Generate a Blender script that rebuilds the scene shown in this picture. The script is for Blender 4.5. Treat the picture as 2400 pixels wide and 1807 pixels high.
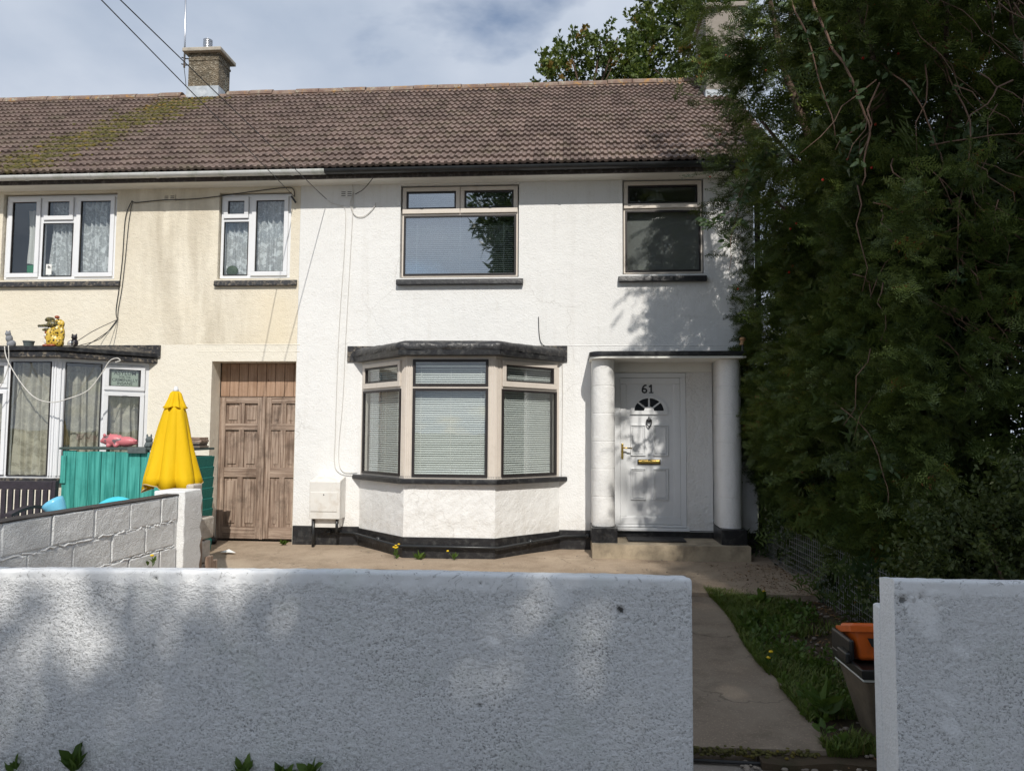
import bpy, bmesh, math, random
import numpy as np
from mathutils import Vector, Matrix, noise as mn
R = math.radians
random.seed(7)
for o in list(bpy.data.objects): bpy.data.objects.remove(o)
scene = bpy.context.scene
COL = scene.collection

# ------------------------------------------------------------------ camera
cd = bpy.data.cameras.new('camera'); cam = bpy.data.objects.new('camera', cd); COL.objects.link(cam)
cd.sensor_width = 36.0; cd.lens = 1735.0/2400*36; cd.clip_start = .05; cd.clip_end = 3000
cam.matrix_world = (Matrix.Translation((0, 0, 1.6)) @ Matrix.Rotation(R(4.35), 4, 'Z')
                    @ Matrix.Rotation(R(93.65), 4, 'X') @ Matrix.Rotation(R(.37), 4, 'Z'))
scene.camera = cam

# ------------------------------------------------------------------ sky and sun
SUN_EL, SUN_AZ = 43.0, 12.0          # azimuth: degrees to the right of straight behind the camera
SKY_STRENGTH, SUN_STRENGTH = .095, 3.1
world = bpy.data.worlds.new('World'); scene.world = world; world.use_nodes = True
wt = world.node_tree; wt.nodes.clear()
def wn(t, **k):
    n = wt.nodes.new(t)
    for a, b in k.items(): setattr(n, a, b)
    return n
sky = wn('ShaderNodeTexSky', sky_type='NISHITA', sun_disc=False, sun_elevation=R(SUN_EL), sun_rotation=R(180-SUN_AZ), air_density=1.0, dust_density=.6, ozone_density=1.5)
bg = wn('ShaderNodeBackground'); wo = wn('ShaderNodeOutputWorld')
tc = wn('ShaderNodeTexCoord'); sx = wn('ShaderNodeSeparateXYZ'); wt.links.new(tc.outputs['Generated'], sx.inputs[0])
# clouds on a flat layer overhead: direction divided by its height
zz = wn('ShaderNodeMath', operation='MAXIMUM'); zz.inputs[1].default_value = .0; wt.links.new(sx.outputs[2], zz.inputs[0])
za = wn('ShaderNodeMath', operation='ADD'); za.inputs[1].default_value = .22; wt.links.new(zz.outputs[0], za.inputs[0])
dv = []
for i in (0, 1):
    d = wn('ShaderNodeMath', operation='DIVIDE'); wt.links.new(sx.outputs[i], d.inputs[0]); wt.links.new(za.outputs[0], d.inputs[1]); dv.append(d)
cx = wn('ShaderNodeCombineXYZ'); wt.links.new(dv[0].outputs[0], cx.inputs[0]); wt.links.new(dv[1].outputs[0], cx.inputs[1]); cx.inputs[2].default_value = 7.2
n1 = wn('ShaderNodeTexNoise'); n1.inputs['Scale'].default_value = 1.25; n1.inputs['Detail'].default_value = 7; n1.inputs['Roughness'].default_value = .52; n1.inputs['Distortion'].default_value = .25
wt.links.new(cx.outputs[0], n1.inputs['Vector'])
r1 = wn('ShaderNodeValToRGB'); wt.links.new(n1.outputs['Fac'], r1.inputs[0])
r1.color_ramp.elements[0].position = .36; r1.color_ramp.elements[1].position = .455
n2 = wn('ShaderNodeTexNoise'); n2.inputs['Scale'].default_value = 2.1; n2.inputs['Detail'].default_value = 6
wt.links.new(cx.outputs[0], n2.inputs['Vector'])
r2 = wn('ShaderNodeValToRGB'); wt.links.new(n2.outputs['Fac'], r2.inputs[0])
r2.color_ramp.elements[0].position = .3; r2.color_ramp.elements[0].color = (.345, .415, .53, 1)
r2.color_ramp.elements[1].position = .68; r2.color_ramp.elements[1].color = (.58, .63, .715, 1)
sc_ = wn('ShaderNodeVectorMath', operation='SCALE'); sc_.inputs['Scale'].default_value = 10.0; wt.links.new(r2.outputs[0], sc_.inputs[0])
mx = wn('ShaderNodeMix', data_type='RGBA'); wt.links.new(r1.outputs[0], mx.inputs[0]); wt.links.new(sky.outputs[0], mx.inputs[6]); wt.links.new(sc_.outputs[0], mx.inputs[7])
wt.links.new(mx.outputs[2], bg.inputs[0]); bg.inputs[1].default_value = SKY_STRENGTH; wt.links.new(bg.outputs[0], wo.inputs[0])

ld = bpy.data.lights.new('sun', 'SUN'); ld.energy = SUN_STRENGTH; ld.angle = R(.53); ld.color = (1, .955, .88)
sun = bpy.data.objects.new('sun', ld); COL.objects.link(sun)
sd = Vector((math.sin(R(SUN_AZ))*math.cos(R(SUN_EL)), -math.cos(R(SUN_AZ))*math.cos(R(SUN_EL)), math.sin(R(SUN_EL))))
sun.rotation_euler = sd.to_track_quat('Z', 'Y').to_euler(); sun.location = sd*40
scene.view_settings.view_transform = 'Standard'; scene.view_settings.look = 'None'
scene.view_settings.gamma = 1; scene.view_settings.exposure = .28; scene.view_settings.use_curve_mapping = False
scene.cycles.max_bounces = 5; scene.cycles.diffuse_bounces = 3; scene.cycles.glossy_bounces = 3; scene.cycles.transparent_max_bounces = 12

# ------------------------------------------------------------------ mesh helpers
ROOT = {}
def link(o, parent=None):
    COL.objects.link(o)
    if parent is not None: o.parent = parent
    return o
def origin(o):
    v = Vector((0, 0, 0))
    while o is not None: v += o.location; o = o.parent
    return v
def tag(o, label=None, cat=None, group=None, kind=None):
    if label: o['label'] = label
    if cat: o['category'] = cat
    if group: o['group'] = group
    if kind: o['kind'] = kind
    return o
def empty(name, loc, label, cat, group=None):
    o = bpy.data.objects.new(name, None); o.empty_display_size = .1; o.location = loc; link(o)
    return tag(o, label, cat, group)
class MB:
    def __init__(s, T=None): s.v = []; s.f = []; s.T = T
    def add(s, vs, fs):
        b = len(s.v)
        s.v += [(s.T @ Vector(p)) if s.T else Vector(p) for p in vs]
        s.f += [tuple(b+i for i in f) for f in fs]; return s
    def box(s, x0, x1, y0, y1, z0, z1):
        return s.add([(x0,y0,z0),(x1,y0,z0),(x1,y1,z0),(x0,y1,z0),(x0,y0,z1),(x1,y0,z1),(x1,y1,z1),(x0,y1,z1)],
                     [(0,3,2,1),(4,5,6,7),(0,1,5,4),(1,2,6,5),(2,3,7,6),(3,0,4,7)])
    def prism(s, poly, z0, z1):                                   # poly counter-clockwise in xy
        n = len(poly)
        return s.add([(x,y,z0) for x,y in poly]+[(x,y,z1) for x,y in poly],
                     [tuple(range(n-1,-1,-1)), tuple(range(n,2*n))]+[(i,(i+1)%n,n+(i+1)%n,n+i) for i in range(n)])
    def loft(s, rings, cap=True, closed=True):
        n = len(rings[0]); vs = [p for r in rings for p in r]; fs = []
        for k in range(len(rings)-1):
            for i in range(n if closed else n-1):
                j = (i+1) % n; fs.append((k*n+i, k*n+j, (k+1)*n+j, (k+1)*n+i))
        if cap and closed: fs += [tuple(range(n-1,-1,-1)), tuple(range((len(rings)-1)*n, len(rings)*n))]
        return s.add(vs, fs)
    def tube(s, pts, r, n=6, cap=True):
        pts = [Vector(p) for p in pts]; rings = []
        rr = r if isinstance(r, (list, tuple)) else [r]*len(pts)
        up = None
        for i, p in enumerate(pts):
            d = (pts[min(i+1, len(pts)-1)]-pts[max(i-1, 0)])
            if d.length < 1e-9: d = Vector((0,0,1))
            d.normalize()
            if up is None: up = Vector((0,0,1)) if abs(d.z) < .9 else Vector((1,0,0))
            a = d.cross(up)
            if a.length < 1e-6: a = d.orthogonal()
            a.normalize(); b = a.cross(d); up = b
            rings.append([p+(a*math.cos(2*math.pi*k/n)+b*math.sin(2*math.pi*k/n))*rr[i] for k in range(n)])
        return s.loft(rings, cap)
    def lathe(s, prof, c=(0,0,0), n=16, fn=None):                  # prof: (radius, z)
        rings = []
        for r, z in prof:
            ring = []
            for k in range(n):
                a = 2*math.pi*k/n; q = r*(fn(a, z) if fn else 1)
                ring.append((c[0]+q*math.cos(a), c[1]+q*math.sin(a), c[2]+z))
            rings.append(ring)
        return s.loft(rings)
    def ball(s, c, r, n=12, m=8):
        rx, ry, rz = r if isinstance(r, (list, tuple)) else (r, r, r); rings = []
        for i in range(m+1):
            t = math.pi*(i+.02)/(m+.04) - math.pi/2
            rings.append([(c[0]+rx*math.cos(t)*math.cos(2*math.pi*k/n), c[1]+ry*math.cos(t)*math.sin(2*math.pi*k/n), c[2]+rz*math.sin(t)) for k in range(n)])
        return s.loft(rings)
    def ring(s, x0, x1, z0, z1, w, y0, y1, wt=None, wb=None):      # a rectangular frame in xz
        wt = w if wt is None else wt; wb = w if wb is None else wb
        s.box(x0, x1, y0, y1, z1-wt, z1); s.box(x0, x1, y0, y1, z0, z0+wb)
        s.box(x0, x0+w, y0, y1, z0+wb, z1-wt); s.box(x1-w, x1, y0, y1, z0+wb, z1-wt); return s
    def build(s, name, mat, parent=None, smooth=False, bevel=0, segs=2, auto=None):
        me = bpy.data.meshes.new(name); o = bpy.data.objects.new(name, me)
        og = origin(parent) if parent is not None else Vector((0,0,0))
        me.from_pydata([tuple(p-og) for p in s.v], [], s.f); me.update()
        if mat: me.materials.append(mat)
        if smooth: me.polygons.foreach_set('use_smooth', [True]*len(me.polygons))
        link(o, parent)
        if bevel:
            b = o.modifiers.new('bevel', 'BEVEL'); b.width = bevel; b.segments = segs; b.limit_method = 'ANGLE'; b.angle_limit = R(40)
            me.polygons.foreach_set('use_smooth', [True]*len(me.polygons))
            w = o.modifiers.new('wn', 'WEIGHTED_NORMAL'); w.keep_sharp = True
        return o
def np_mesh(name, V, F, mat, parent=None, attrs=None, smooth=False):
    """V (n,3), F (m,k) arrays"""
    me = bpy.data.meshes.new(name); V = np.asarray(V, np.float32); F = np.asarray(F, np.int32)
    og = np.array(origin(parent) if parent is not None else (0,0,0), np.float32)
    me.vertices.add(len(V)); me.vertices.foreach_set('co', (V-og).ravel())
    k = F.shape[1]; me.loops.add(F.size); me.loops.foreach_set('vertex_index', F.ravel())
    me.polygons.add(len(F)); me.polygons.foreach_set('loop_start', np.arange(0, F.size, k, dtype=np.int32)); me.polygons.foreach_set('loop_total', np.full(len(F), k, np.int32))
    if smooth: me.polygons.foreach_set('use_smooth', np.ones(len(F), bool))
    me.update(calc_edges=True)
    for nm, a in (attrs or {}).items():
        at = me.attributes.new(nm, 'FLOAT', 'POINT'); at.data.foreach_set('value', np.asarray(a, np.float32))
    me.materials.append(mat)
    o = bpy.data.objects.new(name, me); return link(o, parent)
def vnoise(P, scale, seed=0):
    P = np.asarray(P, float)*scale + seed*17.31; i = np.floor(P).astype(np.int64); f = P-i; f = f*f*(3-2*f)
    def h(a, b, c):
        x = (a*374761393 + b*668265263 + c*2147483647 + seed*144665) & 0xffffffff
        x = ((x ^ (x >> 13))*1274126177) & 0xffffffff
        return ((x ^ (x >> 16)) & 0xffff)/65535.0
    r = 0
    for a in (0, 1):
        for b in (0, 1):
            for c in (0, 1):
                w = (f[...,0] if a else 1-f[...,0])*(f[...,1] if b else 1-f[...,1])*(f[...,2] if c else 1-f[...,2])
                r = r + w*h(i[...,0]+a, i[...,1]+b, i[...,2]+c)
    return r
def fbm(P, scale, o=3, seed=0):
    return sum(vnoise(P, scale*2**k, seed+k)*.5**k for k in range(o))/sum(.5**k for k in range(o))

# ------------------------------------------------------------------ material helpers
class NT:
    def __init__(s, name):
        s.m = bpy.data.materials.new(name); s.m.use_nodes = True; s.t = s.m.node_tree; s.t.nodes.clear()
        s.out = s.n('ShaderNodeOutputMaterial'); s.b = s.n('ShaderNodeBsdfPrincipled'); s.l(s.b.outputs[0], s.out.inputs[0])
    def n(s, t, **k):
        x = s.t.nodes.new(t)
        for a, b in k.items(): setattr(x, a, b)
        return x
    def l(s, a, b): s.t.links.new(a, b)
    def put(s, inp, v):
        if hasattr(v, 'links'): s.l(v, inp)
        elif isinstance(v, (tuple, list)) and len(v) == 3 and inp.type == 'RGBA': inp.default_value = (*v, 1)
        else: inp.default_value = v
    def pos(s): return s.n('ShaderNodeNewGeometry').outputs['Position']
    def obj(s): return s.n('ShaderNodeTexCoord').outputs['Object']
    def xyz(s, v):
        x = s.n('ShaderNodeSeparateXYZ'); s.l(v, x.inputs[0]); return x.outputs
    def mapv(s, v, sc=(1,1,1), loc=(0,0,0), rot=(0,0,0)):
        m = s.n('ShaderNodeMapping'); s.l(v, m.inputs[0]); m.inputs['Scale'].default_value = sc; m.inputs['Location'].default_value = loc; m.inputs['Rotation'].default_value = rot; return m.outputs[0]
    def noise(s, v, sc, det=4, rough=.5, dist=0):
        x = s.n('ShaderNodeTexNoise'); s.l(v, x.inputs['Vector']); x.inputs['Scale'].default_value = sc; x.inputs['Detail'].default_value = det; x.inputs['Roughness'].default_value = rough; x.inputs['Distortion'].default_value = dist; return x.outputs['Fac']
    def vor(s, v, sc, feat='F1'):
        x = s.n('ShaderNodeTexVoronoi', feature=feat); s.l(v, x.inputs['Vector']); x.inputs['Scale'].default_value = sc; return x
    def ramp(s, f, stops):
        x = s.n('ShaderNodeValToRGB'); s.put(x.inputs[0], f); e = x.color_ramp.elements
        while len(e) < len(stops): e.new(.5)
        for i, (p, c) in enumerate(stops):
            e[i].position = p; e[i].color = (*c, 1) if isinstance(c, tuple) else (c, c, c, 1)
        return x.outputs[0]
    def mix(s, f, a, b, blend='MIX'):
        x = s.n('ShaderNodeMix', data_type='RGBA', blend_type=blend); s.put(x.inputs[0], f); s.put(x.inputs[6], a); s.put(x.inputs[7], b); return x.outputs[2]
    def math(s, op, a, b=0., c=None):
        x = s.n('ShaderNodeMath', operation=op); s.put(x.inputs[0], a); s.put(x.inputs[1], b)
        if c is not None: s.put(x.inputs[2], c)
        return x.outputs[0]
    def mul(s, a, b): return s.math('MULTIPLY', a, b)
    def attr(s, nm): return s.n('ShaderNodeAttribute', attribute_name=nm).outputs['Fac']
    def bump(s, h, strength=.5, dist=.01, nrm=None):
        x = s.n('ShaderNodeBump'); s.put(x.inputs['Height'], h); x.inputs['Strength'].default_value = strength; x.inputs['Distance'].default_value = dist
        if nrm is not None: s.l(nrm, x.inputs['Normal'])
        return x.outputs[0]
    def fin(s, col, rough=.8, nrm=None, metal=0, spec=None):
        s.put(s.b.inputs['Base Color'], col); s.put(s.b.inputs['Roughness'], rough); s.b.inputs['Metallic'].default_value = metal
        if nrm is not None: s.l(nrm, s.b.inputs['Normal'])
        if spec is not None: s.b.inputs['Specular IOR Level'].default_value = spec
        return s.m
def plain(name, col, rough=.6, var=.12, sc=8, bs=60, bst=.15, bd=.004, metal=0, spec=None, dirt=None):
    t = NT(name); p = t.pos(); n = t.noise(p, sc, 5, .6)
    c = t.mix(t.ramp(n, [(.3, 0.), (.7, 1.)]), tuple(x*(1-var) for x in col), tuple(min(1, x*(1+var)) for x in col))
    if dirt:
        dcol, amt, dsc = dirt
        c = t.mix(t.mul(t.ramp(t.noise(p, dsc, 6, .65), [(.5, 0.), (.72, 1.)]), amt), c, dcol)
    return t.fin(c, rough, t.bump(t.noise(p, bs, 3), bst, bd), metal, spec)
# ------------------------------------------------------------------ materials
def render_mat(name, col, col2, sc, strength, dist, stains=None):
    t = NT(name); p = t.pos()
    c = t.mix(t.ramp(t.noise(p, 1.3, 5, .6), [(.35, 0.), (.7, 1.)]), col, col2)
    if stains: c = stains(t, p, c)
    v = t.noise(p, sc, 3, .6); w = t.noise(p, sc*.22, 3, .5); u = t.noise(p, 2.5, 2)
    h = t.math('ADD', t.mul(v, 1.0), t.mul(w, .9))
    b = t.bump(h, strength, dist); b = t.bump(u, .3, .03, b)
    return t.fin(c, .85, b, spec=.25)
def white_st(t, p, c):
    x = t.xyz(p)
    strk = t.ramp(t.noise(t.mapv(p, (7, 7, .5)), 1.4, 5, .65), [(.52, 0.), (.72, 1.)]); c = t.mix(t.mul(strk, .22), c, (.60, .57, .52))
    spl = t.mul(t.ramp(x[2], [(.40, 1.), (.75, 0.)]), t.ramp(t.noise(p, 7, 5, .7), [(.42, 0.), (.65, 1.)])); c = t.mix(t.mul(spl, .35), c, (.50, .45, .38))
    wv = t.n('ShaderNodeVectorMath', operation='ADD'); ns = t.n('ShaderNodeTexNoise'); t.l(p, ns.inputs['Vector']); ns.inputs['Scale'].default_value = 2.5; ns.inputs['Detail'].default_value = 5
    sv = t.n('ShaderNodeVectorMath', operation='SCALE'); sv.inputs['Scale'].default_value = .45; t.l(ns.outputs['Color'], sv.inputs[0]); t.l(p, wv.inputs[0]); t.l(sv.outputs[0], wv.inputs[1])
    crk = t.ramp(t.vor(wv.outputs[0], .8, 'DISTANCE_TO_EDGE').outputs['Distance'], [(.0015, 1.), (.0045, 0.)]); c = t.mix(t.mul(t.mul(crk, t.ramp(t.noise(p, .8, 2), [(.52, 0.), (.6, 1.)])), .4), c, (.42, .40, .37))
    c = t.mix(t.mul(t.ramp(t.noise(p, 9, 6, .7), [(.60, 0.), (.75, 1.)]), .35), c, (.62, .60, .56))
    sp = t.vor(p, 3.2); c = t.mix(t.mul(t.ramp(sp.outputs['Distance'], [(.0, 1.), (.045, 0.)]), .5), c, (.45, .43, .4))
    return c
def cream_st(t, p, c):
    x = t.xyz(p)
    st = t.noise(t.mapv(p, (2.2, 2.2, .45)), 1.6, 6, .62, .3)
    reg = t.mul(t.ramp(t.noise(t.mapv(p, (.55, 1, .4), (3.2, 0, 1.1)), 1.1, 3), [(.42, 0.), (.62, 1.)]), 1.)
    # damp area between the two upper windows and down to the right
    dx = t.math('ABSOLUTE', t.math('ADD', t.math('ADD', x[0], 5.05), t.mul(t.math('ADD', x[2], -3.6), .38)))
    reg2 = t.ramp(dx, [(.25, 1.), (1.15, 0.)])
    c = t.mix(t.mul(t.mul(t.ramp(st, [(.36, 0.), (.66, 1.)]), reg2), .75), c, (.50, .44, .34))
    c = t.mix(t.mul(t.mul(t.ramp(st, [(.42, 0.), (.7, 1.)]), reg), .40), c, (.60, .53, .42))
    yel = t.ramp(t.math('ABSOLUTE', t.math('ADD', x[0], 3.85)), [(.1, 1.), (.55, 0.)])
    zz_ = t.ramp(x[2], [(2.75, 1.), (2.76, 1.)])
    lo = t.mul(t.ramp(t.math('ADD', t.mul(x[2], .2), 0), [(.535, 0.), (.55, 1.), (.66, 1.), (.74, 0.)]), yel)
    c = t.mix(t.mul(lo, .30), c, (.78, .64, .40))
    return c
def drip(t, p, c):                                               # low band of the cream house is paler (repainted)
    return c
M = {}
M['white'] = render_mat('white_render', (.785, .78, .765), (.83, .825, .81), 52, .50, .014, white_st)
M['white_rough'] = render_mat('white_rough_render', (.74, .735, .72), (.80, .795, .78), 38, .9, .02, white_st)
M['cream'] = render_mat('cream_render', (.79, .72, .585), (.83, .77, .65), 60, .8, .012, cream_st)
M['cream_pale'] = render_mat('pale_cream_render', (.80, .75, .64), (.83, .78, .68), 60, .7, .012)
M['black_paint'] = plain('black_paint', (.016, .016, .018), .38, .3, 6, 40, .5, .006, dirt=((.16, .16, .15), .35, 14))
M['old_black'] = plain('peeling_black_paint', (.025, .025, .028), .5, .3, 9, 35, .8, .01, dirt=((.36, .30, .22), .75, 22))
M['felt'] = plain('bitumen_felt', (.03, .03, .032), .42, .3, 5, 14, .8, .02, dirt=((.15, .14, .13), .6, 18))
M['soffit'] = plain('soffit_paint', (.80, .79, .74), .6, .06, 2)
M['fascia'] = plain('fascia_flaking', (.055, .045, .042), .7, .3, 10, 40, .6, .006, dirt=((.32, .29, .26), .5, 16))
M['gutter_white'] = plain('white_gutter', (.66, .67, .66), .4, .08, 3, 30, .1, .003, dirt=((.20, .26, .15), .55, 5))
M['gutter_black'] = plain('black_gutter', (.018, .02, .022), .35, .3, 5)
M['frame'] = plain('beige_window_frame', (.70, .635, .565), .38, .05, 3, 20, .05, .002, dirt=((.42, .36, .30), .25, 12))
M['upvc'] = plain('white_window_plastic', (.80, .81, .83), .3, .03, 3, 20, .03, .002)
M['gasket'] = plain('dark_window_gasket', (.022, .018, .018), .45, .2, 6)
M['door'] = plain('white_door', (.76, .77, .78), .3, .03, 3, 15, .04, .002)
M['brass'] = plain('brass', (.62, .42, .12), .22, .1, 20, 60, .05, .002, metal=1)
M['iron'] = plain('black_iron', (.02, .02, .022), .4, .2, 20)
M['metal'] = plain('steel', (.6, .6, .62), .3, .08, 10, metal=1)
M['lead'] = plain('lead_flashing', (.42, .46, .50), .55, .22, 9, 30, .3, .005, dirt=((.72, .75, .78), .6, 8))
M['mortar'] = plain('mortar', (.42, .38, .32), .9, .2, 12, 60, .5, .008)
M['concrete'] = plain('step_concrete', (.42, .345, .245), .9, .18, 7, 90, .55, .006, dirt=((.12, .10, .075), .6, 5))
M['cable'] = plain('black_cable', (.012, .012, .013), .5, .2, 20)
M['cable_white'] = plain('white_cable', (.62, .60, .56), .5, .1, 20)
M['yellow'] = None
M['wood_dark'] = plain('dark_bench_wood', (.032, .026, .034), .55, .3, 14, 50, .4, .004)
M['rubber'] = plain('rubber_mat', (.022, .022, .024), .6, .3, 20, 160, .8, .006)
M['box_white'] = plain('meter_box_plastic', (.72, .70, .66), .45, .06, 5, 25, .1, .003, dirt=((.45, .36, .26), .4, 9))
M['cyan'] = plain('cyan_plastic', (.07, .58, .72), .3, .08, 4)
M['lightblue'] = plain('pale_blue_plastic', (.18, .55, .78), .3, .08, 4)
M['blue'] = plain('blue_plastic', (.02, .22, .60), .3, .08, 4)
M['orange'] = plain('orange_plastic', (.62, .115, .01), .38, .08, 5, dirt=((.25, .06, .01), .4, 14))
M['box_black'] = plain('black_plastic', (.012, .013, .013), .3, .2, 6)
M['white_rim'] = plain('white_rim', (.62, .64, .60), .4, .06, 6)
M['hessian'] = plain('woven_tub', (.16, .125, .085), .8, .2, 12, 260, .9, .01)
M['paper'] = plain('paper', (.82, .82, .80), .8, .02, 5)
M['pink'] = plain('pink_paper', (.74, .42, .50), .7, .05, 5)
M['slate'] = plain('stacked_slate', (.20, .165, .13), .75, .35, 10, 40, .6, .006, dirt=((.03, .03, .03), .6, 20))
M['greycat'] = plain('grey_stone_ornament', (.22, .23, .25), .8, .3, 30, 70, .5, .006)
M['blackcat'] = plain('black_glazed_ornament', (.015, .012, .018), .3, .3, 30)
M['darkgrey'] = plain('dark_grey_ornament', (.09, .11, .11), .7, .2, 30)
M['asphalt'] = plain('road_asphalt', (.10, .098, .095), .9, .25, 3, 120, .5, .006)
M['wire'] = plain('galvanised_wire', (.22, .22, .21), .6, .2, 20)
M['lamp'] = plain('lampshade_fabric', (.42, .42, .44), .8, .05, 8)
M['room'] = plain('room_plaster', (.36, .35, .33), .9, .04, 2)
M['hall'] = plain('unlit_indoor_dark', (.05, .048, .045), .9)  # near-black colour stands in for the lack of light indoors
M['room_light'] = plain('pale_room_plaster', (.62, .62, .60), .9, .03, 2)
M['roller'] = plain('grey_roller_blind', (.20, .20, .19), .8, .06, 3)
M['room2'] = plain('blue_room_plaster', (.14, .30, .42), .9, .04, 2)
M['green'] = plain('green_box', (.01, .24, .10), .5, .05, 5)
M['tan'] = plain('tan_card', (.42, .24, .12), .7, .1, 9)
M['blind'] = plain('blind_slat', (.82, .835, .815), .45, .02, 2)
M['bark'] = plain('bark', (.10, .065, .045), .9, .35, 14, 40, .9, .02)
M['twig'] = plain('bramble_stem', (.15, .085, .055), .7, .35, 14)
M['bluegloss'] = plain('cup', (.3, .35, .4), .4)

def glass_mat(name, tint, refl):
    t = NT(name); t.t.nodes.remove(t.b)
    tr = t.n('ShaderNodeBsdfTransparent'); tr.inputs[0].default_value = (*tint, 1)
    gl = t.n('ShaderNodeBsdfGlossy'); gl.inputs['Roughness'].default_value = .012
    lw = t.n('ShaderNodeLayerWeight'); lw.inputs[0].default_value = .5
    fr = t.math('ADD', t.mul(t.math('POWER', lw.outputs['Facing'], 5.), .95), .04)
    w = t.noise(t.pos(), 2.2, 2); t.l(t.bump(w, .12, .008), gl.inputs['Normal'])
    f = t.math('MINIMUM', t.math('ADD', t.mul(fr, 1.5), refl), 1.)
    mx_ = t.n('ShaderNodeMixShader'); t.l(f, mx_.inputs[0]); t.l(tr.outputs[0], mx_.inputs[1]); t.l(gl.outputs[0], mx_.inputs[2]); t.l(mx_.outputs[0], t.out.inputs[0])
    return t.m
M['glass'] = glass_mat('window_glass', (.94, .96, .955), .05)
M['dark_glass'] = plain('leaded_glass_painted_dark', (.006, .007, .008), .08, .1, 5, 10, .02, .002, spec=.12)  # opaque near-black: the darkness behind the fanlight is put into the pane colour
M['glass_up'] = glass_mat('coated_window_glass', (.84, .90, .92), .36)
M['glass_clear'] = glass_mat('clear_window_glass', (.93, .95, .95), .03)

def tile_mat():
    t = NT('roof_tile_concrete'); p = t.pos(); x = t.xyz(p)
    ix = t.math('FLOOR', t.math('DIVIDE', t.math('ADD', x[0], 30.), .187)); iy = t.math('FLOOR', t.math('DIVIDE', t.math('ADD', x[1], -9.06), .1900))
    cv = t.n('ShaderNodeCombineXYZ'); t.l(ix, cv.inputs[0]); t.l(iy, cv.inputs[1])
    wnz = t.n('ShaderNodeTexWhiteNoise'); t.l(cv.outputs[0], wnz.inputs['Vector'])
    c = t.mix(wnz.outputs['Value'], (.135, .100, .088), (.235, .175, .153))
    c = t.mix(t.mul(t.ramp(t.noise(p, 22, 5, .7), [(.45, 0.), (.7, 1.)]), .35), c, (.26, .20, .17))
    c = t.mix(t.mul(t.ramp(t.noise(p, 9, 5, .7), [(.55, 0.), (.75, 1.)]), .55), c, (.075, .065, .05))
    c = t.mix(t.mul(t.ramp(t.noise(p, 3.3, 4, .7), [(.5, 0.), (.72, 1.)]), .30), c, (.15, .155, .075))
    # moss run below the left chimney: down the slope from x=-6.7
    dxc = t.math('ADD', x[0], t.math('ADD', 6.55, t.mul(t.math('ADD', x[1], -12.4), -.30)))
    wob = t.mul(t.math('ADD', t.noise(p, 2.0, 3), -.5), 1.1)
    band = t.ramp(t.math('ABSOLUTE', t.math('ADD', dxc, wob)), [(.12, 1.), (.62, 0.)])
    sp = t.ramp(t.noise(p, 13, 5, .75), [(.40, 0.), (.58, 1.)])
    top = t.ramp(x[1], [(0, 0.), (1, 1.)])
    mcol = t.mix(t.ramp(t.noise(p, 6, 4), [(.4, 0.), (.62, 1.)]), (.055, .050, .022), (.15, .13, .02))
    c = t.mix(t.mul(t.mul(band, sp), .9), c, mcol)
    hi = t.math('GREATER_THAN', x[1], 11.6)
    lic = t.mul(t.mul(band, hi), t.ramp(t.noise(p, 10, 5, .7), [(.52, 0.), (.62, 1.)]))
    c = t.mix(t.mul(lic, .9), c, (.36, .22, .03))
    return t.fin(c, .88, t.bump(t.noise(p, 140, 3), .5, .004), spec=.2)
M['tile'] = tile_mat()
def ridge_mat():
    t = NT('ridge_tile_lichen'); p = t.pos()
    c = t.mix(t.ramp(t.noise(p, 7, 5, .7), [(.35, 0.), (.7, 1.)]), (.17, .105, .08), (.28, .21, .165))
    c = t.mix(t.mul(t.ramp(t.noise(p, 5, 5, .75), [(.555, 0.), (.63, 1.)]), .85), c, (.40, .21, .05))
    c = t.mix(t.mul(t.ramp(t.noise(t.mapv(p, loc=(5, 2, 1)), 8, 5, .75), [(.56, 0.), (.62, 1.)]), .8), c, (.36, .34, .26))
    return t.fin(c, .9, t.bump(t.noise(p, 60, 4), .7, .008))
M['ridge'] = ridge_mat()
def chimney_mat():
    t = NT('pebbledash_chimney'); p = t.pos(); v = t.vor(p, 38)
    c = t.mix(t.ramp(t.noise(p, 6, 5, .7), [(.35, 0.), (.7, 1.)]), (.10, .085, .06), (.24, .19, .13))
    c = t.mix(t.mul(t.ramp(v.outputs['Color'], [(.6, 0.), (.95, 1.)]), .6), c, (.46, .42, .34))
    c = t.mix(t.mul(t.ramp(t.noise(p, 3.2, 4, .6), [(.6, 0.), (.68, 1.)]), .6), c, (.40, .42, .36))
    return t.fin(c, .95, t.bump(v.outputs['Distance'], 1., .02))
M['chimney'] = chimney_mat()
def grey_render():
    t = NT('grey_chimney_render'); p = t.pos()
    c = t.mix(t.noise(p, 4, 5, .7), (.22, .19, .16), (.38, .34, .30)); return t.fin(c, .95, t.bump(t.noise(p, 70, 4), .8, .01))
M['chimney_grey'] = grey_render()
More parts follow.
